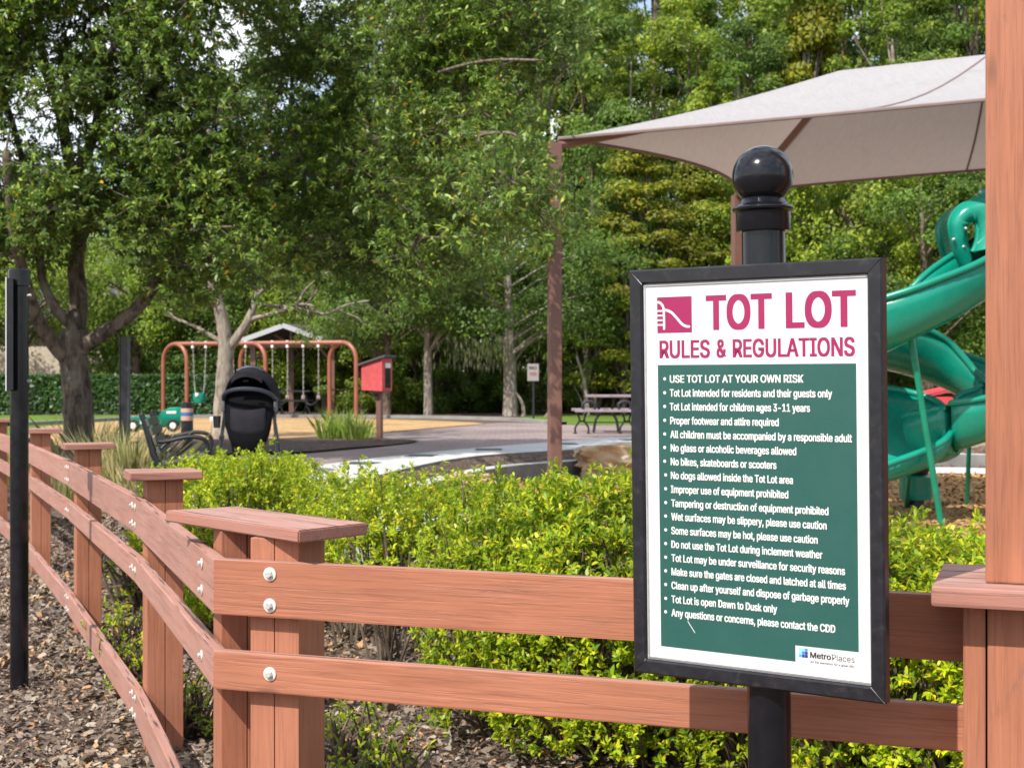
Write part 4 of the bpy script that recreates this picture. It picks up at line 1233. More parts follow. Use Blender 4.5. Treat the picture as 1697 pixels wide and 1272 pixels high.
# ------------------------------------------------------------------ iron picnic bench set right of the shade post
q = on(1010, 719, PLAT)
pb = thing('plank_picnic_table', q, 'picnic table with mauve planks and ornate black iron legs behind the boulder', 'picnic table')
def T(x, y, z): return q + Vector((x, y, z))
m = MB(); m.bbox(T(0.45, 0.75, 0.74), (1.75, 0.72, 0.05), b=0.01); m.build('table_top', M['mauve_slat'], pb)
for y in (0.0, 1.5):
    m = MB(); m.bbox(T(0.25, y, 0.455), (1.85, 0.30, 0.05), b=0.01); m.build('bench_seat', M['mauve_slat'], pb)
for x in (-0.54, 0.34, 1.05):
    m = MB()
    for s in (-1, 1):
        m.tube(catmull([T(x + s * 0.11, 0, 0.44), T(x + s * 0.05, 0, 0.31), T(x + s * 0.06, 0, 0.24), T(x + s * 0.13, 0, 0.12), T(x + s * 0.12, 0, 0.0)], 5), 0.020, 6)
        m.bbox(T(x + s * 0.13, 0, 0.015), (0.07, 0.05, 0.03), b=0.005)
    m.tube([T(x - 0.06, 0, 0.25), T(x + 0.06, 0, 0.25)], 0.02, 6)
    m.build('bench_leg', M['iron'], pb)
for x in (-0.40, 0.30):
    m = MB(); m.tube(catmull([T(x - 0.11, 0.02, 0.48), T(x - 0.12, 0.02, 0.58), T(x - 0.05, 0.02, 0.635), T(x + 0.06, 0.02, 0.63), T(x + 0.12, 0.02, 0.57), T(x + 0.11, 0.02, 0.48)], 5), 0.030, 8); m.build('armrest_loop', M['iron'], pb, smooth=True)
m = MB(); m.tube([T(-0.5, 0, 0.23), T(1.1, 0, 0.23)], 0.012, 6); m.build('stretcher', M['iron'], pb)
for x in (-0.02, 1.0):
    m = MB()
    m.tube(catmull([T(x - 0.25, 0.70, 0.0), T(x - 0.19, 0.70, 0.30), T(x, 0.72, 0.46), T(x + 0.19, 0.70, 0.30), T(x + 0.25, 0.70, 0.0)], 6), 0.028, 6)
    m.tube([T(x - 0.15, 0.75, 0.44), T(x - 0.10, 0.75, 0.72)], 0.03, 6); m.tube([T(x + 0.12, 0.75, 0.44), T(x + 0.17, 0.75, 0.72)], 0.022, 6)
    m.build('table_leg', M['iron'], pb)

# ------------------------------------------------------------------ boulder and rocks
def boulder(name, c, size, seed, label, group=None, rot=0.0):
    bm = bmesh.new(); bmesh.ops.create_cube(bm, size=2.0)
    bmesh.ops.subdivide_edges(bm, edges=bm.edges[:], cuts=7, use_grid_fill=True)
    rr = np.random.default_rng(seed); from mathutils import noise as mn
    for v in bm.verts:
        p = v.co.copy()
        nrm = p.normalized()
        p = p * 0.72 + nrm * 0.30 * max(abs(p.x), abs(p.y), abs(p.z))
        o = mn.noise(p * 1.3 + Vector((seed, 0, 0))) * 0.20 + mn.noise(p * 3.5 + Vector((seed, 3, 0))) * 0.10 + (mn.cell(p * 2.2 + Vector((seed, 1, 0))) - 0.5) * 0.10
        st_ = 0.05 * math.floor((p.z + 0.2 * p.x) * 3.3) % 0.11
        p += nrm * (o - st_)
        v.co = Vector((p.x * size[0], p.y * size[1], p.z * size[2]))
    me = bpy.data.meshes.new(name); bm.to_mesh(me); bm.free()
    Mx = Matrix.Translation(Vector(c)) @ Matrix.Rotation(rot, 4, 'Z')
    return tag(link(name, me, M['rock'], None, Mx), label, 'boulder', group)
boulder('boulder', (1.55, 20.15, 0.46), (0.66, 0.42, 0.25), 3, 'tan sandstone boulder with a pale top by the concrete steps', rot=-0.05)
for i, (x, y, sx, sz, lab) in enumerate(((6.0, 22.9, 0.62, 0.30, 'blocky sandstone rock of the low wall behind the slide, leftmost'), (7.15, 22.85, 0.58, 0.27, 'pale squared rock of the low wall just behind the slide supports'),
                                (8.2, 22.2, 0.6, 0.29, 'tan rock of the low wall at the right, half behind the timber column'))):
    boulder('wall_rock', (x, y, 0.42), (sx, 0.32, sz), 11 + i, lab, 'rocks of the low wall behind the slide', rot=-0.1 - 0.25 * i)
boulder('edge_rock', (-0.55, 17.0, 0.36), (0.34, 0.22, 0.12), 21, 'small flat pale rock at the foot of the concrete steps', rot=0.3)

# ------------------------------------------------------------------ shade sail on posts
u_ = Vector((0.87, -0.493, 0)); v_ = Vector((0.523, 0.852, 0))
C0 = Vector((0.475, 14.5, 4.05)); LV = 4.69; LU = 9.0
sailroot = thing('shade_canopy', (C0.x, C0.y, PIT), 'large pale fabric hip canopy on brown steel posts over the slide', 'shade canopy')
def Q(a, b, z): return C0 + u_ * a + v_ * b + Vector((0, 0, z - C0.z))
for a, b in ((0, 0), (0, LV), (LU, 0), (LU, LV)):
    p = Q(a, b, 0); p = Vector((p.x, p.y, 0))
    if (a, b) == (0, 0): p.x -= 0.04
    m = MB(); m.bbox(Vector((p.x, p.y, (4.0 + PIT - 0.2) / 2)), (0.125, 0.125, 4.0 - PIT + 0.2), (0.97, 0.243, 0), b=0.008); m.build('post', M['brown_steel'], sailroot)
RT_Z = 4.95; a0, a1 = 2.13, LU - 2.13
def sag_line(p, q_, sag, n=12, side=None):
    out = []
    for t in np.linspace(0, 1, n):
        d = 4 * t * (1 - t) * sag
        x = p.lerp(q_, t)
        out.append(x + (side * d if side is not None else Vector((0, 0, -d))))
    return out
def slope(eA, eB, rA, rB, sag_side, sag, n=16, mrows=9, drop=0.14):
    edge = sag_line(eA, eB, sag, n, sag_side)
    rows = []
    for j, s in enumerate(np.linspace(0, 1, mrows)):
        row = []
        for i, t in enumerate(np.linspace(0, 1, n)):
            top = rA.lerp(rB, t)
            p = edge[i].lerp(top, s)
            p.z -= drop * math.sin(math.pi * s) * (0.4 + 0.6 * math.sin(math.pi * t))
            row.append(p)
        rows.append(row)
    return rows
m = MB()
ZC = 4.05
Rm0, Rm1 = Q(a0, LV / 2, RT_Z), Q(a1, LV / 2, RT_Z)
sN = slope(Q(0, 0, ZC), Q(LU, 0, ZC), Rm0, Rm1, v_, 0.10)
sF = slope(Q(0, LV, ZC), Q(LU, LV, ZC), Rm0, Rm1, -v_, 0.45)
sL = slope(Q(0, 0, ZC), Q(0, LV, ZC), Rm0, Rm0, u_, 0.50)
sR = slope(Q(LU, 0, ZC), Q(LU, LV, ZC), Rm1, Rm1, -u_, 0.50)
for s in (sN, sF, sL, sR): m.grid(s)
cl_ = m.build('fabric', M['shade_cloth'], sailroot, smooth='all', fix=False)
m = MB()
m.tube(sN[0], 0.018, 6); m.tube(sF[0], 0.022, 6); m.tube(sL[0], 0.022, 6); m.tube(sR[0], 0.022, 6)
m.build('edge_cable', M['seam'], sailroot)
m = MB()
hipl = [p + Vector((0, 0, -0.07)) for p in [sF[j][0] for j in range(9)]]
m.tube(hipl, 0.045, 8)
m.tube([p + Vector((0, 0, -0.07)) for p in [sN[j][0] for j in range(9)]], 0.045, 8)
m.tube([p + Vector((0, 0, -0.07)) for p in [sF[j][-1] for j in range(9)]], 0.045, 8)
m.tube([p + Vector((0, 0, -0.07)) for p in [sN[j][-1] for j in range(9)]], 0.045, 8)
m.tube([Rm0 + Vector((0, 0, -0.07)), Rm1 + Vector((0, 0, -0.07))], 0.05, 8)
m.build('hip_frame', M['brown_steel'], sailroot, smooth=True)
m = MB()
for rows, i in ((sN, 5), (sN, 10), (sF, 5), (sF, 10)):
    m.tube([r[i] + Vector((0, 0, 0.003)) for r in rows], 0.012, 5)
m.build('fabric_seam', M['seam'], sailroot)

# ------------------------------------------------------------------ spiral slide
HC = Vector((4.12, 13.95, 0)); HR = 0.82
sroot = thing('spiral_slide', (HC.x, HC.y, PIT), 'glossy green plastic spiral slide with slender green support poles', 'slide')
def hel(phi, z, r=HR): return Vector((HC.x + r * math.cos(phi), HC.y + r * math.sin(phi), z))
def trough(stations, name, mat, wid, wall_in, wall_out):
    rows = []; rimA = []; rimB = []
    for i, p in enumerate(stations):
        t = (stations[min(i + 1, len(stations) - 1)] - stations[max(i - 1, 0)]).normalized()
        flat = Vector((t.x, t.y, 0)).normalized()
        out = Vector((p.x - HC.x, p.y - HC.y, 0)); out = (out - flat * out.dot(flat)); out.normalize()
        row = []
        for s in np.linspace(-1, 1, 17):
            a = abs(s)
            h = (wall_out if s > 0 else wall_in) * (a ** 2.6)
            lat = wid * math.sin(s * math.pi / 2) * (1 + 0.06 * a)
            row.append(p + out * lat + Vector((0, 0, h)))
        rows.append(row); rimA.append(row[0]); rimB.append(row[-1])
    m = MB(); m.grid(rows)
    o = m.build(name, mat, sroot, smooth='all'); md = o.modifiers.new('thickness', 'SOLIDIFY'); md.thickness = 0.02
    m = MB(); m.tube(rimA, 0.032, 10); m.tube(rimB, 0.032, 10)
    m.build('rolled_rim', mat, o, smooth=True)
    return o
path = [(1760, 420, 13.9), (1690, 456, 13.6), (1631, 492, 13.35), (1550, 542, 13.15), (1470, 583, 13.2), (1405, 597, 13.5), (1385, 602, 14.0), (1425, 607, 14.45), (1495, 618, 14.75),
        (1565, 644, 14.85), (1635, 682, 14.7), (1690, 706, 14.35), (1680, 714, 14.0), (1640, 726, 13.85), (1600, 742, 13.8), (1568, 756, 13.9), (1548, 764, 14.05)]
trough(catmull([at(*p) for p in path], 6), 'chute', M['teal'], 0.35, 0.44, 0.47)
# exit basin, a long scoop with a rounded end
def basin():
    secs = [((1578, 704, 13.75), (1578, 698, 13.8), 0.02), ((1575, 718, 13.55), (1570, 682, 13.95), 0.16), ((1564, 730, 13.42), (1555, 667, 14.1), 0.30), ((1545, 741, 13.36), (1532, 656, 14.22), 0.38),
            ((1515, 753, 13.34), (1500, 648, 14.3), 0.42), ((1472, 768, 13.3), (1465, 643, 14.32), 0.44), ((1425, 785, 13.28), (1425, 645, 14.3), 0.43), ((1375, 800, 13.25), (1380, 655, 14.3), 0.40)]
    rows = []; A = []; Bm = []
    for nr, fr, d in secs:
        a, b = at(*nr), at(*fr); row = []
        for s in np.linspace(0, 1, 15):
            p = a.lerp(b, s); k = math.sin(math.pi * s) ** 0.62
            p.z -= d * k * (1.0 - 0.25 * s); p.y += -0.03 * k
            row.append(p)
        rows.append(row); A.append(a); Bm.append(b)
    sm = [[catmull([r[j] for r in rows], 4)[i] for j in range(15)] for i in range(len(catmull([r[0] for r in rows], 4)))]
    m = MB(); m.grid(sm); o = m.build('exit_basin', M['teal'], sroot, smooth='all'); o.modifiers.new('thickness', 'SOLIDIFY').thickness = 0.02
    m = MB(); m.tube([r[0] for r in sm][::-1] + [r[-1] for r in sm], 0.034, 10); m.build('rolled_rim', M['teal'], o, smooth=True)
basin()
# entry hood: an arch of plastic with a grab opening
def hood():
    m = MB()
    def arch(px0, px1, y0, y1, Yc): pass
    ring = catmull([at(1606, 462, 13.4), at(1588, 422, 13.35), at(1580, 392, 13.3), at(1577, 368, 13.3), at(1590, 347, 13.3), at(1615, 334, 13.3), at(1650, 320, 13.3), at(1690, 318, 13.3), at(1720, 345, 13.3), at(1725, 400, 13.3)], 6)
    hole = catmull([at(1603, 425, 13.35), at(1596, 402, 13.3), at(1595, 378, 13.3), at(1603, 366, 13.3), at(1614, 363, 13.3), at(1620, 372, 13.3), at(1621, 392, 13.3), at(1617, 408, 13.3), at(1612, 418, 13.3)], 6)
    n = len(ring)
    hole2 = [hole[int(i * (len(hole) - 1) / (n - 1))] for i in range(n)]
    m.grid([ring, [a.lerp(b, 0.5) + Vector((0, -0.05, 0)) for a, b in zip(ring, hole2)], hole2])
    o = m.build('entry_hood', M['teal'], sroot, smooth='all'); o.modifiers.new('thickness', 'SOLIDIFY').thickness = 0.05
    for rg_, r_ in ((ring, 0.04), (hole2, 0.03), ([p + Vector((0.1, 0.72, 0.02)) for p in ring], 0.04)):
        m = MB(); m.tube(rg_, r_, 10); m.build('hood_rim', M['teal'], o, smooth=True)
    m = MB(); m.grid([ring, [p + Vector((0.03, 0.24, 0.05)) for p in ring], [p + Vector((0.07, 0.5, 0.05)) for p in ring], [p + Vector((0.1, 0.72, 0.02)) for p in ring]])
    m.build('hood_shell', M['teal'], sroot, smooth='all')
    m = MB()
    for px, py in ((1580, 397), (1600, 379), (1596, 409), (1624, 319)):
        m.lathe([(0.016, 0), (0.012, 0.02), (0.003, 0.026)], at(px, py, 13.24), (0, -1, 0.2), 10)
    m.build('bolt', M['bolt'], o)
    m = MB(); m.bbox(at(1629, 325, 13.3), (0.09, 0.05, 0.14), b=0.015); m.build('hood_lug', M['teal'], o)
hood()
for a, b in ((at(1502, 510, 13.12), on(1563, 872, PIT)), (at(1606, 735, 15.1), Vector(((1602 - 848.5) / FPX * 15.6, 15.6, PIT))), (at(1507, 790, 14.6), Vector(((1500 - 848.5) / FPX * 15.4, 15.4, PIT)))):
    m = MB(); m.tube([a, b - Vector((0, 0, 0.1))], 0.030 if a.y < 13.5 else 0.024, 12); m.build('support_pole', M['teal_pole'], sroot, smooth=True)
q = at(1517, 820, 15.2)
ft = thing('round_footing', (q.x, q.y, PIT), 'round teal plastic stool under the slide', 'stool')
m = MB(); m.lathe([(0.17, 0.10), (0.17, 0.34), (0.15, 0.36), (0.13, 0.36)], (q.x, q.y, PIT), n=24); m.build('seat', M['teal'], ft, smooth=True)
m = MB(); m.lathe([(0.10, -0.1), (0.09, 0.12)], (q.x, q.y, PIT), n=18); m.build('stem', M['iron'], ft, smooth=True)
m = MB(); m.lathe([(0.12, 0.355), (0.2, 0.52), (0.2, 0.60)], (q.x, q.y, PIT), n=18); m.build('upper_cone', M['iron'], ft, smooth=True)

# the deck the slide starts from, hidden behind the timber column
tw = thing('play_tower', (6.15, 14.2, PIT), 'green and tan play tower deck at the top of the slide, behind the column', 'play tower')
DZ = 2.62
m = MB(); m.bbox((6.15, 14.2, DZ), (1.15, 1.15, 0.08), (0.97, 0.243, 0), b=0.01); m.build('deck', M['brown_steel'], tw)
for sx in (-1, 1):
    for sy in (-1, 1):
        p = Vector((6.15, 14.2, 0)) + Vector((0.97, 0.243, 0)) * 0.56 * sx + Vector((-0.243, 0.97, 0)) * 0.56 * sy
        m = MB(); m.lathe([(0.055, 0), (0.055, 3.75), (0.045, 3.8), (0.01, 3.82)], (p.x, p.y, PIT - 0.1), n=16); m.build('post', M['teal_pole'], tw, smooth=True)
for sy in (-1, 1):
    c = Vector((6.15, 14.2, DZ + 0.5)) + Vector((-0.243, 0.97, 0)) * 0.56 * sy
    m = MB(); m.bbox(c, (1.0, 0.03, 0.75), (0.97, 0.243, 0), b=0.01); m.build('side_panel', M['tan_panel'], tw)
for kk in range(7):
    m = MB(); p = Vector((6.15, 14.2, 0)) + Vector((0.97, 0.243, 0)) * (0.66 + 0.09 * (6 - kk))
    m.bbox((p.x, p.y, PIT + 0.32 * (kk + 1)), (0.07, 0.8, 0.05), (0.97, 0.243, 0), b=0.01); m.build('ladder_rung', M['brown_steel'], tw)

# red play piece beyond the slide
q = at(1555, 690, 24.0)
rp = thing('red_play_panel', (q.x, q.y, PLAT), 'bright red plastic play panel half hidden behind the slide', 'play panel')
m = MB(); m.bbox(at(1558, 678, 24.0), (0.46, 0.10, 0.42), (0.97, 0.2, 0.0), b=0.04); m.build('panel', M['red_plastic'], rp, smooth=True)
m = MB(); m.tube(catmull([at(1525, 655, 24), at(1545, 650, 24), at(1570, 645, 24), at(1585, 648, 24)], 5), [0.06] * 16, 8); m.build('top_roll', M['red_plastic'], rp, smooth=True)
m = MB()
for px in (1540, 1572): m.tube([at(px, 660, 24.05), Vector(((px - 848.5) / FPX * 24.05, 24.05, PLAT - 0.1))], 0.04, 8)
m.build('leg', M['brown_steel'], rp)

# ------------------------------------------------------------------ beige house behind the clipped hedge
bY = 56.0
hs = thing('beige_house', ((140 - 848.5) / FPX * bY, bY, PLAT), 'beige stucco house with dark openings behind the clipped hedge', 'house')
def Hx(px): return (px - 848.5) / FPX * bY
def hbox(name, p0, p1, y0, y1, z0, z1, mat):
    m = MB(); m.box(((Hx(p0) + Hx(p1)) / 2, (y0 + y1) / 2, (z0 + z1) / 2), (Hx(p1) - Hx(p0), y1 - y0, z1 - z0)); return m.build(name, mat, hs)
hbox('wall', -260, 192, bY, bY + 6, PLAT - 0.1, 4.0, M['stucco'])
hbox('garden_wall', 192.5, 380, bY - 0.4, bY - 0.2, PLAT - 0.1, 2.05, M['kerb'])
hbox('porch_column', 258, 281, bY, bY + 0.5, PLAT, 4.0, M['stucco'])
hbox('corner_trim', 276, 282, bY - 0.05, bY - 0.004, PLAT, 4.0, M['fascia'])
hbox('porch_back', 193, 280, bY + 4, bY + 6, PLAT - 0.1, 4.0, M['dark_glass'])
for p0, p1 in ((18, 46), (-90, -50), (-200, -150)):
    w = hbox('window', p0, p1, bY - 0.03, bY + 0.05, 1.5, 2.6, M['dark_glass'])
m = MB(); m.prism([Vector((Hx(-300), bY - 0.7, 4.0)), Vector((Hx(300), bY - 0.7, 4.0)), Vector((Hx(200), bY + 3.2, 5.4)), Vector((Hx(-200), bY + 3.2, 5.4))], (0, 0, 0.12)); m.build('roof', M['shingle'], hs, fix=True)
m = MB(); m.prism([Vector((Hx(-300), bY + 7, 4.0)), Vector((Hx(300), bY + 7, 4.0)), Vector((Hx(200), bY + 3.2, 5.4)), Vector((Hx(-200), bY + 3.2, 5.4))], (0, 0, 0.12)); m.build('rear_roof', M['shingle'], hs, fix=True)

# ------------------------------------------------------------------ vegetation
def unit(v):
    return v / (np.linalg.norm(v, axis=1, keepdims=True) + 1e-9)

def leaf_polys(c, axis, nrm, L, Wd, cup=0.18):
    """one pointed leaf per row: c base points, axis its direction, nrm its upper side"""
    n = len(c)
    axis = unit(axis); side = unit(np.cross(nrm, axis)); up = np.cross(axis, side)
    L = L[:, None]; Wd = Wd[:, None]
    V = np.empty((n, 6, 3))
    V[:, 0] = c
    V[:, 1] = c + axis * L * 0.32 + side * Wd * 0.44 + up * Wd * cup
    V[:, 2] = c + axis * L * 0.72 + side * Wd * 0.36 + up * Wd * cup
    V[:, 3] = c + axis * L - up * L * 0.08
    V[:, 4] = c + axis * L * 0.72 - side * Wd * 0.36 + up * Wd * cup
    V[:, 5] = c + axis * L * 0.32 - side * Wd * 0.44 + up * Wd * cup
    return V

def quad_leaves(c, axis, nrm, L, Wd):
    n = len(c)
    axis = unit(axis); side = unit(np.cross(nrm, axis)); up = np.cross(axis, side)
    L = L[:, None]; Wd = Wd[:, None]
    V = np.empty((n, 4, 3))
    V[:, 0] = c - axis * L * 0.5; V[:, 1] = c - side * Wd * 0.5 + up * Wd * 0.15
    V[:, 2] = c + axis * L * 0.5; V[:, 3] = c + side * Wd * 0.5 + up * Wd * 0.15
    return V

def whorls(tips, dirs, per, L, W, spread=0.75, droop=0.0, rng=RNG, along=0.05):
    """leaves set round twig tips"""
    n = len(tips)
    t = np.repeat(tips, per, 0); d = unit(np.repeat(dirs, per, 0))
    rnd = rng.normal(0, 1, (n * per, 3))
    rad = unit(rnd - d * np.sum(rnd * d, 1, keepdims=True))
    ax = unit(d * rng.uniform(0.15, 1.0, (n * per, 1)) + rad * spread * rng.uniform(0.6, 1.2, (n * per, 1)) + np.array([0, 0, -droop]))
    base = t - d * (rng.random((n * per, 1)) * along) + rad * 0.003
    nr = unit(d + np.array([0, 0, 0.5]) + rng.normal(0, 0.35, (n * per, 3)))
    return base, ax, nr, L * rng.uniform(0.65, 1.25, n * per), W * rng.uniform(0.7, 1.2, n * per)

# ---- foreground hedge shrubs
def shrub_proto(seed, rx, ry, h, ntip=620, per=13, legs=0.06):
    rg = np.random.default_rng(seed)
    k = ntip * 3
    a = rg.uniform(0, 2 * np.pi, k); zf = rg.uniform(legs, 1.0, k) ** 0.8
    depth = 1 - np.abs(rg.normal(0, 0.16, k)) - 0.02
    # bumpy outline
    bump_ = 1 + 0.13 * np.sin(a * 3 + seed) + 0.10 * np.sin(a * 5 + zf * 6 + seed * 2) + 0.07 * np.sin(zf * 9 + a * 2)
    topr = np.sqrt(np.clip(1 - np.clip((zf - 0.55) / 0.47, 0, 1) ** 2.4, 0, 1))
    low = (0.84 + 0.16 * np.clip(zf / 0.45, 0, 1)) if legs < 0.3 else (0.62 + 0.38 * np.clip(zf / 0.45, 0, 1))
    r = topr * low * bump_
    # fill the flat top as well as the sides
    rr = np.where(zf > 0.78, r * np.sqrt(rg.random(k)), r * depth)
    tips = np.stack([rx * rr * np.cos(a), ry * rr * np.sin(a), h * zf * np.where(zf > 0.78, 1 + 0.06 * np.sin(a * 4 + rr * 5), 1.0)], 1)
    tips[:, 2] += rg.normal(0, 0.028, k)
    keep = rg.permutation(k)[:ntip]
    tips = tips[keep]
    # a few shoots stand proud of the clipped outline
    ns = ntip // 14
    tips[:ns, 2] += rg.random(ns) * 0.05 * (tips[:ns, 2] > h * 0.6)
    dirs = unit(tips / np.array([rx, ry, h]) * np.array([1, 1, 0.35]) + np.array([0, 0, 0.75]) + rg.normal(0, 0.28, tips.shape))
    b, ax, nr, L, Wd = whorls(tips, dirs, per, 0.0295, 0.015, 0.8, rng=rg, along=0.055)
    leaves = poly_mesh('foliage', leaf_polys(b, ax, nr, L, Wd))
    m = MB()
    for i in range(90 if legs < 0.3 else 20):
        j = rg.integers(0, len(tips)); p = Vector(tips[j])
        base = Vector((p.x * 0.18 + rg.normal(0, 0.03), p.y * 0.18 + rg.normal(0, 0.03), -0.05))
        mid = base.lerp(p, 0.55) + Vector((rg.normal(0, 0.04), rg.normal(0, 0.04), 0.05))
        m.tube(catmull([base, mid, p], 3), [0.009, 0.008, 0.007, 0.006, 0.005, 0.004, 0.003][:7], 5, cap=False)
    inv = m
    me = bpy.data.meshes.new('stems'); me.from_pydata(inv.v, [], inv.f); me.update()
    return leaves, me

SHRUBS = [shrub_proto(21, 0.22, 0.22, 0.26, 60, 9, 0.12)] + [shrub_proto(3, 0.58, 0.52, 1.02, 1450), shrub_proto(8, 0.56, 0.55, 1.02, 1450), shrub_proto(15, 0.46, 0.44, 1.00, 480, 12, 0.46)]
def put_shrub(kind, x, y, rz, s, zs, label, group):
    t = thing('hedge_shrub', (x, y, max(0.0, gz(x, y) - 0.01)), label, 'shrub', group)
    t.rotation_euler = (0, 0, rz); t.scale = (s, s, zs)
    lv, stm = SHRUBS[kind]
    for nm, me, mat in (('foliage', lv, M['hedge_leaf']), ('stems', stm, M['bark_brown'])):
        o = bpy.data.objects.new(nm, me); COL.objects.link(o); o.parent = t
        if not me.materials: me.materials.append(mat)
    return t
GRP = 'bright green shrubs of the clipped hedge behind the fence'
def hz(py, Y): return (EYE - (py - 636) / FPX * Y)
for (px, Y, top, kind, s, lab) in (
        (840, 6.3, 806, 0, 0.78, 'yellow green shrub right of the hedge gap, over the front rail'),
        (965, 6.0, 798, 1, 0.98, 'bright shrub below the brown shade post, left of the rules sign'),
        (1055, 5.85, 806, 0, 1.02, 'bright green shrub whose right half hides behind the rules sign'),
        (1250, 5.6, 850, 1, 1.0, 'shrub wholly behind the rules sign except through the rail gap below it'),
        (1455, 5.3, 876, 0, 0.98, 'shrub at the right edge of the rules sign frame, below the slide'),
        (1625, 5.0, 900, 1, 0.98, 'shrub behind the trim shelf of the timber column'),
        (1840, 4.8, 905, 0, 1.0, 'shrub beyond the right side of the timber column'),
        (655, 7.5, 796, 2, 0.95, 'thin bare legged shrub in the hedge gap above the corner cap'),
        (585, 8.0, 784, 2, 0.95, 'bare legged shrub just left of the hedge gap'),
        (745, 7.9, 790, 2, 1.0, 'twiggy shrub just right of the hedge gap, behind the yellow green one'),
        (430, 8.5, 766, 0, 0.88, 'shrub below the stroller, centre of the left hedge run'),
        (385, 8.9, 764, 1, 1.0, 'shrub behind the second fence post cap, left hedge run'),
        (330, 9.6, 766, 0, 0.95, 'shrub at the far left end of the hedge by the park bench'),
        (455, 9.7, 762, 1, 1.0, 'shrub in the second row right behind the stroller wheels')):
    x = (px - 848.5) / FPX * Y
    zt = hz(top, Y); g = max(0.0, gz(x, Y) - 0.01)
    h0 = 1.02 if kind < 2 else 1.0
    put_shrub(kind + 1, x, Y, RNG.uniform(0, 6.28), s, (zt - g) / h0, lab, GRP)
for i, (px, Y, s, lab) in enumerate(((205, 7.9, 0.34, 'low sprig of hedge leaves behind the middle fence posts'), (222, 7.2, 0.30, 'low yellowing sprig on the mulch behind the second fence post'), (590, 5.5, 0.36, 'low green sprig on the mulch under the front rails, nearest the corner'),
                                     (640, 5.1, 0.30, 'low sprig between the two front rails, right of the corner post'), (310, 6.3, 0.30, 'small yellow green sprig just left of the corner post'), (560, 5.0, 0.28, 'smallest sprig on the mulch at the foot of the corner post'), (240, 9.6, 0.5, 'green sprig behind the fence below the oak'))):
    x = (px - 848.5) / FPX * Y
    put_shrub(0, x, Y, i * 1.3, s * 2.8, s * 3.0, lab, 'low sprigs by the fence')

# ---- grass tufts
def tuft(name, x, y, n, h, spread, mat, label, cat='grass tuft', group=None, wd=0.012, lean=0.45):
    z0 = gz(x, y)
    a = RNG.uniform(0, 6.28, n); r = spread * np.sqrt(RNG.random(n)) * 0.5
    base = np.stack([x + r * np.cos(a), y + r * np.sin(a), np.full(n, z0)], 1)
    d = unit(np.stack([np.cos(a) * lean * RNG.random(n), np.sin(a) * lean * RNG.random(n), np.ones(n)], 1) + RNG.normal(0, 0.10, (n, 3)))
    H = h * RNG.uniform(0.5, 1.1, n)[:, None]
    side = unit(np.cross(d, RNG.normal(0, 1, (n, 3)))) * wd
    mid = base + d * H * 0.55; bend = d * np.array([1, 1, 0]) * H * 0.35
    tip = base + d * H + bend - np.array([0, 0, 1]) * H * 0.08
    V = np.stack([base - side * 0.6, base + side * 0.6, mid + side, tip, mid - side], 1)
    me = poly_mesh(name, V)
    o = bpy.data.objects.new(name, me); COL.objects.link(o); me.materials.append(mat)
    return tag(o, label, cat, group)
for px, Y, n, h, lab in ((545, 25.0, 150, 0.50, 'left clump of strappy green grass in the dark mulch bed'), (590, 24.6, 170, 0.52, 'right clump of strappy green grass in the dark mulch bed'), (565, 25.6, 160, 0.62, 'taller strappy grass clump at the back of the mulch bed'),
                         (608, 25.4, 60, 0.36, 'small grass clump touching the foot of the book box post')):
    tuft('strap_grass', (px - 848.5) / FPX * Y, Y, int(n * 0.75), h * 1.05, 0.42, M['blade'], lab, group='strappy grass clumps in the bed', wd=0.011, lean=0.45)
for px, Y, n, h, lab in ((215, 16.6, 320, 0.95, 'tall dry tan ornamental grass in front of the flat black post'), (190, 17.5, 260, 0.95, 'dry ornamental grass left of the flat black post'), (150, 20.2, 160, 1.05, 'dry seeded grass beside the oak trunk'),
                         (80, 20.0, 240, 0.8, 'pale green and tan grass left of the oak trunk'), (30, 21.5, 240, 0.8, 'rough grass behind the far left fence posts'), (235, 15.8, 200, 0.55, 'low dry grass at the foot of the bench'), (105, 17.6, 220, 0.6, 'low grass at the foot of the oak')):
    tuft('dry_grass', (px - 848.5) / FPX * Y, Y, n, h, 0.7, M['dry_blade'], lab, group='dry ornamental grasses', wd=0.010)

# ---- trees
def limb(m, pts, r0, r1, n=10, wob=0.06, seg=6):
    P = catmull(pts, seg); N = len(P)
    m.tube(P, [r0 + (r1 - r0) * (i / (N - 1)) ** 0.9 for i in range(N)], n, wob=wob)
    return P

# the live oak at the left
ob = Vector(((128 - 848.5) / FPX * 18.6, 18.6, 0)); ob.z = gz(ob.x, ob.y) - 0.05
oak = thing('live_oak', ob, 'big live oak with a forked grey trunk spreading over the fence at the left', 'tree')
tm = MB()
def A_(px, py, Y): return at(px, py, Y)
trunk = limb(tm, [ob + Vector((0, 0, -0.2)), A_(130, 700, 18.6), A_(127, 640, 18.6), A_(122, 590, 18.6), A_(124, 545, 18.6)], 0.20, 0.175, 14)
tm.tube([ob + Vector((0, 0, -0.2)), ob + Vector((0, 0, 0.05)), ob + Vector((0.0, 0, 0.4))], [0.30, 0.25, 0.19], 14, wob=0.08)
L1 = limb(tm, [A_(122, 605, 18.6), A_(85, 565, 18.4), A_(58, 520, 18.1), A_(42, 465, 17.8), A_(22, 380, 17.4), A_(10, 250, 17.0)], 0.115, 0.05)
L2 = limb(tm, [A_(124, 560, 18.6), A_(130, 500, 18.7), A_(126, 440, 18.8), A_(132, 380, 18.9), A_(118, 290, 19.0), A_(100, 190, 19.0), A_(70, 90, 19.2), A_(60, -40, 19.4)], 0.135, 0.05)
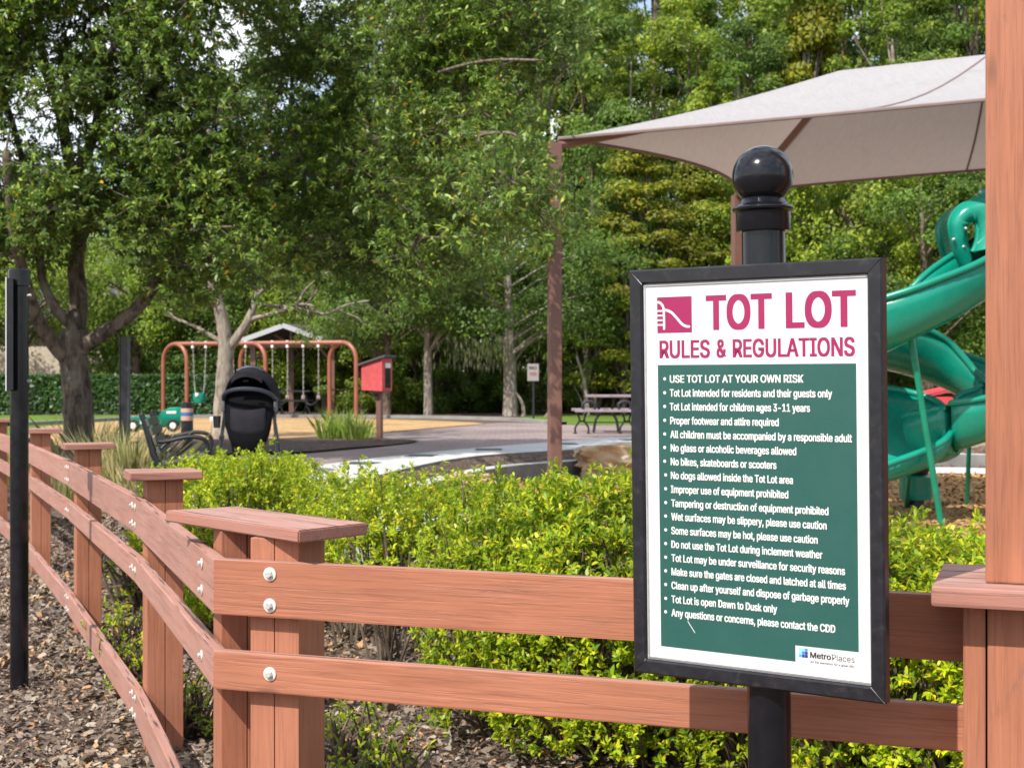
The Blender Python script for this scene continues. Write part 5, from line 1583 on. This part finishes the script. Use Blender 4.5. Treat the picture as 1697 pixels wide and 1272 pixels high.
L3 = limb(tm, [A_(126, 585, 18.6), A_(165, 555, 18.5), A_(205, 530, 18.5), A_(245, 490, 18.4), A_(280, 425, 18.3), A_(330, 350, 18.8), A_(420, 300, 19.4), A_(540, 250, 19.6), A_(660, 255, 18.8), A_(750, 225, 16.8), A_(840, 220, 14.0)], 0.115, 0.016)
L4 = limb(tm, [A_(126, 545, 18.5), A_(95, 515, 18.4), A_(72, 470, 18.4), A_(66, 430, 18.5), A_(50, 330, 18.6), A_(20, 200, 18.8), A_(-30, 60, 19)], 0.08, 0.03)
L5 = limb(tm, [A_(118, 300, 19), A_(150, 240, 18.6), A_(165, 180, 18.2), A_(185, 90, 17.8), A_(220, -20, 17.4)], 0.085, 0.035)
L6 = limb(tm, [A_(132, 390, 18.9), A_(200, 330, 18.4), A_(290, 240, 18.2), A_(390, 150, 18.8), A_(520, 60, 20), A_(640, -30, 20)], 0.075, 0.025)
L7 = limb(tm, [A_(330, 350, 18.8), A_(420, 385, 19.3), A_(530, 430, 19.5), A_(650, 400, 18.8), A_(790, 390, 14.6)], 0.04, 0.010)
L8 = limb(tm, [A_(420, 300, 18.9), A_(530, 180, 19.7), A_(640, 150, 19.3), A_(780, 105, 15.8), A_(900, 100, 13.8)], 0.04, 0.010)
limbs = L1 + L2 + L3 + L4 + L5 + L6 + L7 + L8
LB = np.array([tuple(p) for p in limbs])
def bottom(px):
    return np.interp(px, [-300, 0, 60, 110, 135, 200, 260, 300, 360, 470, 560, 640, 740, 830, 870, 905, 940, 1000], [480, 475, 460, 400, 370, 390, 450, 500, 500, 515, 500, 490, 505, 485, 420, 390, 340, 120])
cl = []
tries = 0
while len(cl) < 600 and tries < 60000:
    tries += 1
    px = RNG.uniform(-330, 985); py = RNG.uniform(-330, 500)
    Y = RNG.uniform(16.6, 19.0) if px < 420 else (RNG.uniform(17.9, 20.6) if px < 640 else (RNG.uniform(16.8, 19.2) if px < 790 else (RNG.uniform(12.7, 14.2) if py > 235 else RNG.uniform(16.5, 18.5))))
    if px > 865 and 120 < py < 275: continue
    rpx = 0.50 * FPX / Y
    if py + rpx * 0.38 > bottom(px): continue
    if px > 700 and py < -40: continue
    if px + rpx * 0.6 > 985 - max(0, (py - 100)) * 0.10: continue
    dens = 1.0
    if 60 < px < 260 and 85 < py < 330: dens = 0.62      # open, limbs and sky show through
    if -40 < px < 90 and 190 < py < 330: dens = 0.6
    if 330 < px < 660 and py < 130: dens = 0.8
    if 560 < px < 700 and 60 < py < 130: dens = 0.5
    if py < 0: dens *= 0.8
    if RNG.random() > dens: continue
    cl.append(tuple(at(px, py, Y)))
cl = np.array(cl)
B_, AX, NR, LL, WW = [], [], [], [], []
NODES = LB.copy(); pend = list(range(len(cl))); links = {}
best = np.array([np.min(np.sum((NODES - c) ** 2, 1)) for c in cl]); src = [tuple(NODES[np.argmin(np.sum((NODES - c) ** 2, 1))]) for c in cl]
alive = np.ones(len(cl), bool)
while alive.any():                                 # grow outwards: every cluster hangs on its nearest neighbour
    k = int(np.argmin(np.where(alive, best, 1e9))); alive[k] = False; links[k] = src[k]
    d = np.sum((cl - cl[k]) ** 2, 1) * 1.25 + 0.02
    for q in np.nonzero(alive & (d < best))[0]:
        best[q] = d[q]; src[q] = tuple(cl[k])
for ci, c in enumerate(cl):
    s = Vector(links[ci]); e = Vector(c)
    mid = s.lerp(e, 0.5) + Vector((RNG.normal(0, 0.08), RNG.normal(0, 0.08), 0.07))
    tm.tube(catmull([s, mid, e], 4), [0.017 * (1 - 0.55 * i / 8) for i in range(9)], 5, cap=False)
    nt = int(RNG.integers(38, 58))
    off = RNG.normal(0, 1, (nt, 3)); off = unit(off) * (RNG.random((nt, 1)) ** 0.45) * np.array([0.66, 0.66, 0.46]) * RNG.uniform(0.75, 1.15)
    tips = c + off
    for q in tips[: nt // 5]:
        tm.tube([e + (Vector(q) - e) * 0.1, e.lerp(Vector(q), 0.6) + Vector((0, 0, -0.02)), Vector(q)], [0.006, 0.005, 0.003], 4, cap=False)
    dirs = unit(off * np.array([1, 1, 0.6]) + np.array([0, 0, 0.10]) + RNG.normal(0, 0.25, off.shape))
    b, ax, nr, L, Wd = whorls(tips, dirs, 12, 0.080, 0.033, 0.62, 0.12, along=0.15)
    B_.append(b); AX.append(ax); NR.append(nr); LL.append(L); WW.append(Wd)
B_, AX, NR, LL, WW = map(np.concatenate, (B_, AX, NR, LL, WW))
NR = unit(NR + np.array([0, -0.15, 0.55]))
link('crown', poly_mesh('crown', leaf_polys(B_, AX, NR, LL, WW)), M['oak_leaf'], oak, Matrix.Identity(4))
tm.build('trunk', M['bark'], oak, smooth='all')

def twigs(m, p, d, L, r, depth, rg, tips, spread=0.55, up=0.1):
    """recursive bare branch"""
    d = d.normalized(); q = p; pts = [p]
    for i in range(3):
        d = (d + Vector(rg.normal(0, 0.16, 3)) + Vector((0, 0, up * 0.3))).normalized()
        q = q + d * L / 3; pts.append(q)
    m.tube(pts, [r, r * 0.87, r * 0.75, r * 0.62], 6 if r > 0.02 else 4, cap=False)
    if depth == 0:
        tips.append(tuple(q)); return
    for k in range(int(rg.integers(2, 4))):
        nd = (d + Vector(rg.normal(0, spread, 3))).normalized()
        s = pts[int(rg.integers(1, 4))]
        twigs(m, s, nd, L * rg.uniform(0.55, 0.8), r * 0.60, depth - 1, rg, tips, spread, up)
    tips.append(tuple(q))

# pale half bare tree behind the stroller
pb_ = Vector(((370 - 848.5) / FPX * 25.5, 25.5, PLAT - 0.05))
ptree = thing('pale_tree', pb_, 'pale grey half bare tree with spreading whitish branches behind the stroller', 'tree')
m = MB(); rg = np.random.default_rng(5); tips = []
def P_(px, py, Y=25.5): return at(px, py, Y)
m.tube([pb_ + Vector((0, 0, -0.2)), pb_ + Vector((0, 0, 0.1)), pb_ + Vector((0, 0, 0.5))], [0.28, 0.23, 0.18], 12, wob=0.05)
limb(m, [pb_, P_(371, 660), P_(373, 610), P_(374, 570), P_(366, 520), P_(352, 470), P_(345, 400), P_(352, 300), P_(340, 180)], 0.19, 0.05, 12)
limb(m, [P_(376, 580), P_(392, 560), P_(412, 530), P_(425, 490), P_(430, 430), P_(440, 340), P_(470, 240)], 0.10, 0.03)
limb(m, [P_(372, 570), P_(340, 550), P_(310, 535), P_(270, 520)], 0.05, 0.015)
for (a, b, r) in (((412, 530), (520, 505), 0.05), ((425, 490), (500, 440), 0.04), ((352, 470), (290, 430), 0.05), ((366, 520), (330, 480), 0.035), ((300, 533), (255, 500), 0.025), ((345, 400), (290, 340), 0.04), ((430, 430), (500, 380), 0.04), ((352, 300), (420, 220), 0.04), ((440, 340), (380, 280), 0.03)):
    p, q = P_(*a), P_(*b); twigs(m, p, (q - p), (q - p).length * 0.8, r, 4, rg, tips, 0.5, 0.05)
p = P_(505, 508); l1 = limb(m, [P_(430, 505), P_(500, 512), P_(540, 520), P_(575, 505), P_(612, 498)], 0.04, 0.012, 6)
limb(m, [P_(560, 512), P_(572, 525), P_(568, 545)], 0.018, 0.006, 5); limb(m, [P_(555, 514), P_(590, 525), P_(600, 535)], 0.018, 0.006, 5); limb(m, [P_(470, 508), P_(490, 490), P_(530, 470)], 0.02, 0.008, 5)
for px, py in ((540, 520), (575, 505), (600, 500), (570, 540)):
    twigs(m, P_(px, py), Vector((0.6, rg.normal(0, .4), rg.normal(0, .5))), 0.35, 0.012, 2, rg, tips, 0.6)
m.build('trunk', M['bark_pale'], ptree, smooth='all')
tips = np.array(tips)
tips = tips[rg.permutation(len(tips))[: 900]]
b, ax, nr, L, Wd = whorls(tips, unit(rg.normal(0, 1, tips.shape) + np.array([0, 0, 0.6])), 14, 0.085, 0.04, 0.9, 0.1, rng=rg, along=0.25)
link('crown', poly_mesh('crown', leaf_polys(b, ax, nr, L, Wd)), M['pale_leaf'], ptree, Matrix.Identity(4))

# woodland trees: a few grown kinds, repeated
def crown_proto(seed, rx, h0, h1, nclump, nleaf, leaf_len, shape='round', flat=0.6):
    rg = np.random.default_rng(seed); C = []
    while len(C) < nclump:
        z = rg.random(); a = rg.uniform(0, 6.28)
        if shape == 'round': rad = math.sqrt(max(0.02, 1 - (2 * z - 1) ** 2)) ** 0.8
        elif shape == 'cone': rad = (1 - z) ** 0.75 * 0.95 + 0.08
        else: rad = (0.55 + 0.45 * math.sin(z * 3.1)) * (1.0 if z < 0.85 else 0.7)
        r = rad * (0.35 + 0.65 * math.sqrt(rg.random())) * (1 + 0.18 * math.sin(3 * a + seed + 4 * z))
        C.append((rx * r * math.cos(a), rx * r * math.sin(a), h0 + (h1 - h0) * z))
    C = np.array(C); per = nleaf // nclump; K = []
    rc = rg.uniform(0.55, 1.25, nclump) * rx * 0.27
    off = unit(rg.normal(0, 1, (nclump * per, 3))) * (rg.random((nclump * per, 1)) ** 0.42)
    off *= np.repeat(rc, per)[:, None] * np.array([1, 1, flat])
    c = np.repeat(C, per, 0) + off
    outd = unit(c - np.array([0, 0, (h0 + h1) / 2]))
    nr = unit(unit(off) * 0.8 + outd * 0.3 + np.array([0, 0, 0.5]) + rg.normal(0, 0.45, c.shape))
    ax = rg.normal(0, 1, c.shape); ax = unit(ax - nr * np.sum(ax * nr, 1, keepdims=True) + np.array([0, 0, -0.25]))
    L = leaf_len * rg.uniform(0.6, 1.4, len(c))
    me = poly_mesh('crown', quad_leaves(c, ax, nr, L, L * rg.uniform(0.4, 0.65, len(c))))
    m = MB()
    lean = rg.normal(0, 0.25, 2)
    tp = [Vector((0, 0, -0.3)), Vector((lean[0] * 0.2, lean[1] * 0.2, h0 * 0.6 + 0.6)), Vector((lean[0] * 0.6, lean[1] * 0.6, (h0 + h1) / 2)), Vector((lean[0], lean[1], h1 * 0.94))]
    P = catmull(tp, 6); rr0 = 0.055 * rx + 0.07
    m.tube(P, [rr0 * (1.35 if i == 0 else 1) * (1 - 0.85 * i / (len(P) - 1)) for i in range(len(P))], 10, wob=0.05)
    for i in range(min(26, nclump)):
        e = Vector(C[rg.integers(0, nclump)]); s = P[min(len(P) - 2, max(3, int(len(P) * (e.z * 0.8) / h1)))]
        m.tube(catmull([s, s.lerp(e, 0.5) + Vector((0, 0, 0.2)), e], 3), [0.05 * (1 - i_ / 8) + 0.008 for i_ in range(7)], 5, cap=False)
    mt = bpy.data.meshes.new('trunk'); mt.from_pydata([tuple(v) for v in m.v], [], m.f); mt.update()
    mt.polygons.foreach_set('use_smooth', [True] * len(mt.polygons))
    return me, mt
KINDS = {'tall': crown_proto(31, 3.0, 3.2, 16.5, 110, 26000, 0.17, 'column'), 'round': crown_proto(32, 3.4, 1.8, 9.5, 90, 24000, 0.15, 'round'),
         'slim': crown_proto(33, 1.9, 2.2, 14.5, 80, 17000, 0.15, 'column'), 'cone': crown_proto(34, 2.1, 0.9, 8.6, 110, 20000, 0.13, 'cone', 0.38),
         'bush': crown_proto(35, 1.5, 0.1, 2.6, 50, 11000, 0.10, 'round', 0.75), 'spread': crown_proto(36, 4.2, 2.5, 7.2, 80, 24000, 0.14, 'round', 0.5)}
CROWN_CACHE = {}
def put_tree(kind, px, Y, s, zs, leafm, label, group=None, barkm='bark_brown', name='woodland_tree', cat='tree', z=PLAT):
    x = (px - 848.5) / FPX * Y
    t = thing(name, (x, Y, z), label, cat, group)
    t.rotation_euler = (0, 0, RNG.uniform(0, 6.28)); t.scale = (s, s, zs)
    for nm, src, mat in (('crown', KINDS[kind][0], M[leafm]), ('trunk', KINDS[kind][1], M[barkm])):
        key = (kind, nm, mat.name)
        if key not in CROWN_CACHE:
            c = src.copy(); c.materials.clear(); c.materials.append(mat); CROWN_CACHE[key] = c
        o = bpy.data.objects.new(nm, CROWN_CACHE[key]); COL.objects.link(o); o.parent = t
    return t
WG = 'trees of the woods behind the playground'
WL = 'tall leafy tree in the continuous woods behind the playground'
# back rows, tall
for i, px in enumerate(range(640, 2200, 105)):
    put_tree('tall', px + RNG.uniform(-25, 25), RNG.uniform(60, 66), RNG.uniform(0.95, 1.25), RNG.uniform(1.15, 1.45), ('wood_leaf_a', 'wood_leaf_b')[i % 3 == 2], WL, WG)
for i, px in enumerate(range(660, 2100, 120)):
    put_tree(('slim', 'tall', 'tall')[i % 3], px + RNG.uniform(-30, 30), RNG.uniform(53, 57), RNG.uniform(0.9, 1.15), RNG.uniform(0.85, 1.2), ('wood_leaf_a', 'wood_leaf_a', 'wood_leaf_b')[i % 3], WL, WG, ('bark_brown', 'bark_pale')[i % 2])
# left, lower, so the sky shows above
LL2 = 'mid height tree of the woods beyond the clipped hedge'
for i, px in enumerate(range(-420, 640, 110)):
    put_tree(('round', 'tall', 'round')[i % 3], px + RNG.uniform(-30, 30), RNG.uniform(62, 70), RNG.uniform(0.9, 1.2), RNG.uniform(0.85, 1.2) if i % 3 != 1 else RNG.uniform(0.6, 0.8), ('wood_leaf_b', 'wood_leaf_a')[i % 2], LL2, 'trees of the woods on the left')
for i, px in enumerate((-180, 60, 330, 440, 540, 620)):
    put_tree('round', px, RNG.uniform(49, 53) if px > 300 else RNG.uniform(64, 68), RNG.uniform(0.75, 1.0), RNG.uniform(0.65, 0.85), ('wood_leaf_a', 'wood_leaf_a', 'wood_leaf_b')[i % 3], LL2, 'trees of the woods on the left')
for i, px in enumerate((300, 380, 460, 545, 620)):
    put_tree('tall', px, 57 + (i % 2) * 3, 0.95, 0.80 + 0.05 * (i % 3), 'wood_leaf_b', LL2, 'trees of the woods on the left')
for i, px in enumerate(range(660, 2150, 85)):
    put_tree('tall', px + RNG.uniform(-20, 20), RNG.uniform(71, 76), RNG.uniform(1.2, 1.5), RNG.uniform(1.3, 1.55), 'wood_leaf_b', WL, WG)
# singled out trees
put_tree('spread', 40, 51.5, 0.75, 0.95, 'wood_leaf_a', 'bright spreading tree before the beige house at the far left')
put_tree('spread', 225, 51.0, 0.72, 0.9, 'wood_leaf_a', 'bright spreading tree hiding the roof of the beige house')
put_tree('spread', -130, 51.0, 0.75, 0.9, 'wood_leaf_b', 'dark spreading tree beside the beige house, beyond the left edge')
put_tree('round', 560, 49.5, 0.62, 0.55, 'wood_leaf_a', 'bright bushy tree directly behind the pavilion roof')
put_tree('spread', 640, 44.5, 0.62, 0.80, 'wood_leaf_b', 'drooping grey green tree right of the pavilion with a dark flared trunk', z=PLAT)
put_tree('spread', 710, 44.0, 0.55, 0.92, 'wood_leaf_b', 'mid green tree with a slim brown trunk above the kerb', barkm='bark_pale')
put_tree('spread', 846, 43.6, 0.85, 0.88, 'wood_leaf_b', 'broad oak with a thick tan trunk left of the small grey sign', barkm='bark_pale')
put_tree('round', 985, 46.5, 0.62, 0.95, 'wood_leaf_b', 'dark full tree behind the brown shade post')
put_tree('cone', 1060, 45.5, 1.15, 1.05, 'wood_leaf_c', 'golden green feathery tree left of the ball topped sign pole', name='golden_tree')
put_tree('cone', 1160, 46.5, 1.0, 0.98, 'wood_leaf_c', 'golden feathery tree right beside the far shade post', name='golden_tree')
put_tree('cone', 1030, 48.5, 1.1, 1.22, 'wood_leaf_b', 'olive conical tree rising behind the golden ones under the canopy', name='golden_tree')
put_tree('cone', 1345, 58.0, 1.5, 1.95, 'wood_leaf_c', 'tall yellow green conical tree showing above the canopy ridge', name='golden_tree')
put_tree('slim', 1033, 46.0, 0.7, 0.55, 'wood_leaf_a', 'slim tree with a straight tan trunk above the picnic table', barkm='bark_pale')
put_tree('slim', 970, 45.0, 0.55, 0.42, 'wood_leaf_a', 'leaning sapling with a thin pale trunk right of the shade post', barkm='bark_pale')
put_tree('round', 1400, 46, 0.85, 0.95, 'wood_leaf_a', 'full green tree behind the top right corner of the sign frame')
put_tree('round', 1540, 44, 0.9, 0.85, 'wood_leaf_b', 'dark green tree behind the spiral slide')
put_tree('round', 1700, 45, 0.9, 0.95, 'wood_leaf_a', 'green tree behind the timber column')
put_tree('round', 1270, 47, 0.8, 0.9, 'wood_leaf_a', 'green tree behind the sign pole collar')
# bushes that close the edge of the woods
BG = 'bushes along the edge of the woods'
for i, px in enumerate(range(395, 2000, 42)):
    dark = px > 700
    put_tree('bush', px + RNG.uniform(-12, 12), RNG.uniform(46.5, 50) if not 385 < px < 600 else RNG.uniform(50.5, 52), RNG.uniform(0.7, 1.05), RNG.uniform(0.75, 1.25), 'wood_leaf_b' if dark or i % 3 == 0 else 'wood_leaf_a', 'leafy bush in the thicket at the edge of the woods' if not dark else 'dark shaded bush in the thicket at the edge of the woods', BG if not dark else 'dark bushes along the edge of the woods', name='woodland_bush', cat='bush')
def undergrowth():
    n = 60000
    x = RNG.uniform(-16, 32, n); y = RNG.uniform(50.5, 60, n); z = PLAT + RNG.random(n) ** 0.8 * 4.2
    c = np.stack([x, y, z], 1)
    nr = unit(RNG.normal(0, 1, (n, 3)) + np.array([0, -0.4, 0.5])); ax = RNG.normal(0, 1, (n, 3)); ax = unit(ax - nr * np.sum(ax * nr, 1, keepdims=True))
    L = 0.32 * RNG.uniform(0.6, 1.3, n)
    o = link('undergrowth', poly_mesh('undergrowth', quad_leaves(c, ax, nr, L, L * 0.55)), M['wood_leaf_b'])
    tag(o, 'dark tangled undergrowth between the trunks of the woods', 'undergrowth', kind='stuff')
undergrowth()
# thin saplings at the edge of the woods
m = MB(); rg = np.random.default_rng(9)
for k, (px, py0, px1, py1, Y, lab) in enumerate(((903, 690, 925, 660, 43, 'thin fallen pole leaning behind the small grey sign'), (975, 695, 955, 590, 43.5, 'pale curving sapling right of the shade post'), (868, 693, 855, 650, 43, 'thin crooked sapling at the foot of the broad oak'))):
    m = MB(); a = at(px, py0, Y); a.z = PLAT - 0.05; b = at(px1, py1, Y)
    m.tube(catmull([a, a.lerp(b, 0.5) + Vector((0.08, 0, 0.05)), b], 5), [0.07 - 0.004 * i for i in range(11)], 7)
    tag(m.build('sapling', M['bark_pale'], None, smooth=True), lab, 'sapling')

# grey moss hanging from the broad oak
n = 420; c = at(800, 585, 42.5); P = np.stack([c.x + RNG.normal(0, 0.8, n), c.y + RNG.normal(0, 0.3, n), c.z + RNG.uniform(-0.5, 0.45, n)], 1)
ax = np.tile(np.array([0, 0, -1.0]), (n, 1)) + RNG.normal(0, 0.12, (n, 3))
o = link('hanging_moss', poly_mesh('hanging_moss', quad_leaves(P, ax, RNG.normal(0, 1, (n, 3)), np.full(n, 0.26), np.full(n, 0.03))), M['moss'])
tag(o, 'grey moss hanging from the broad oak at the edge of the woods', 'moss', kind='stuff')

# clipped dark hedge before the house
def clipped(x0, x1, Y, depth, h, label):
    n = 26000
    f = RNG.random(n)
    x = RNG.uniform(x0, x1, n); y = RNG.uniform(Y, Y + depth, n); z = RNG.uniform(0, h, n)
    front = f < 0.6; top = f >= 0.6
    y[front] = Y + np.abs(RNG.normal(0, 0.10, front.sum())); z[top] = h - np.abs(RNG.normal(0, 0.06, top.sum()))
    c = np.stack([x, y, PLAT + z + RNG.normal(0, 0.02, n)], 1)
    nr = unit(np.where(front[:, None], np.array([0, -1.0, 0.4]), np.array([0, -0.2, 1.0])) + RNG.normal(0, 0.6, (n, 3)))
    ax = RNG.normal(0, 1, (n, 3)); ax = unit(ax - nr * np.sum(ax * nr, 1, keepdims=True))
    L = 0.16 * RNG.uniform(0.6, 1.3, n)
    t = thing('clipped_hedge', ((x0 + x1) / 2, Y, PLAT), label, 'hedge')
    link('foliage', poly_mesh('foliage', quad_leaves(c, ax, nr, L, L * 0.6)), M['hedge_dark'], t, Matrix.Identity(4))
    mm = MB(); mm.box(((x0 + x1) / 2, Y + depth / 2 + 0.06, PLAT + h / 2 - 0.06), (x1 - x0 - 0.2, depth - 0.2, h - 0.1)); mm.build('inner_growth', M['hedge_dark'], t)
clipped(-26, -9.3, 45.5, 1.4, 1.25, 'long dark clipped hedge in front of the beige house')
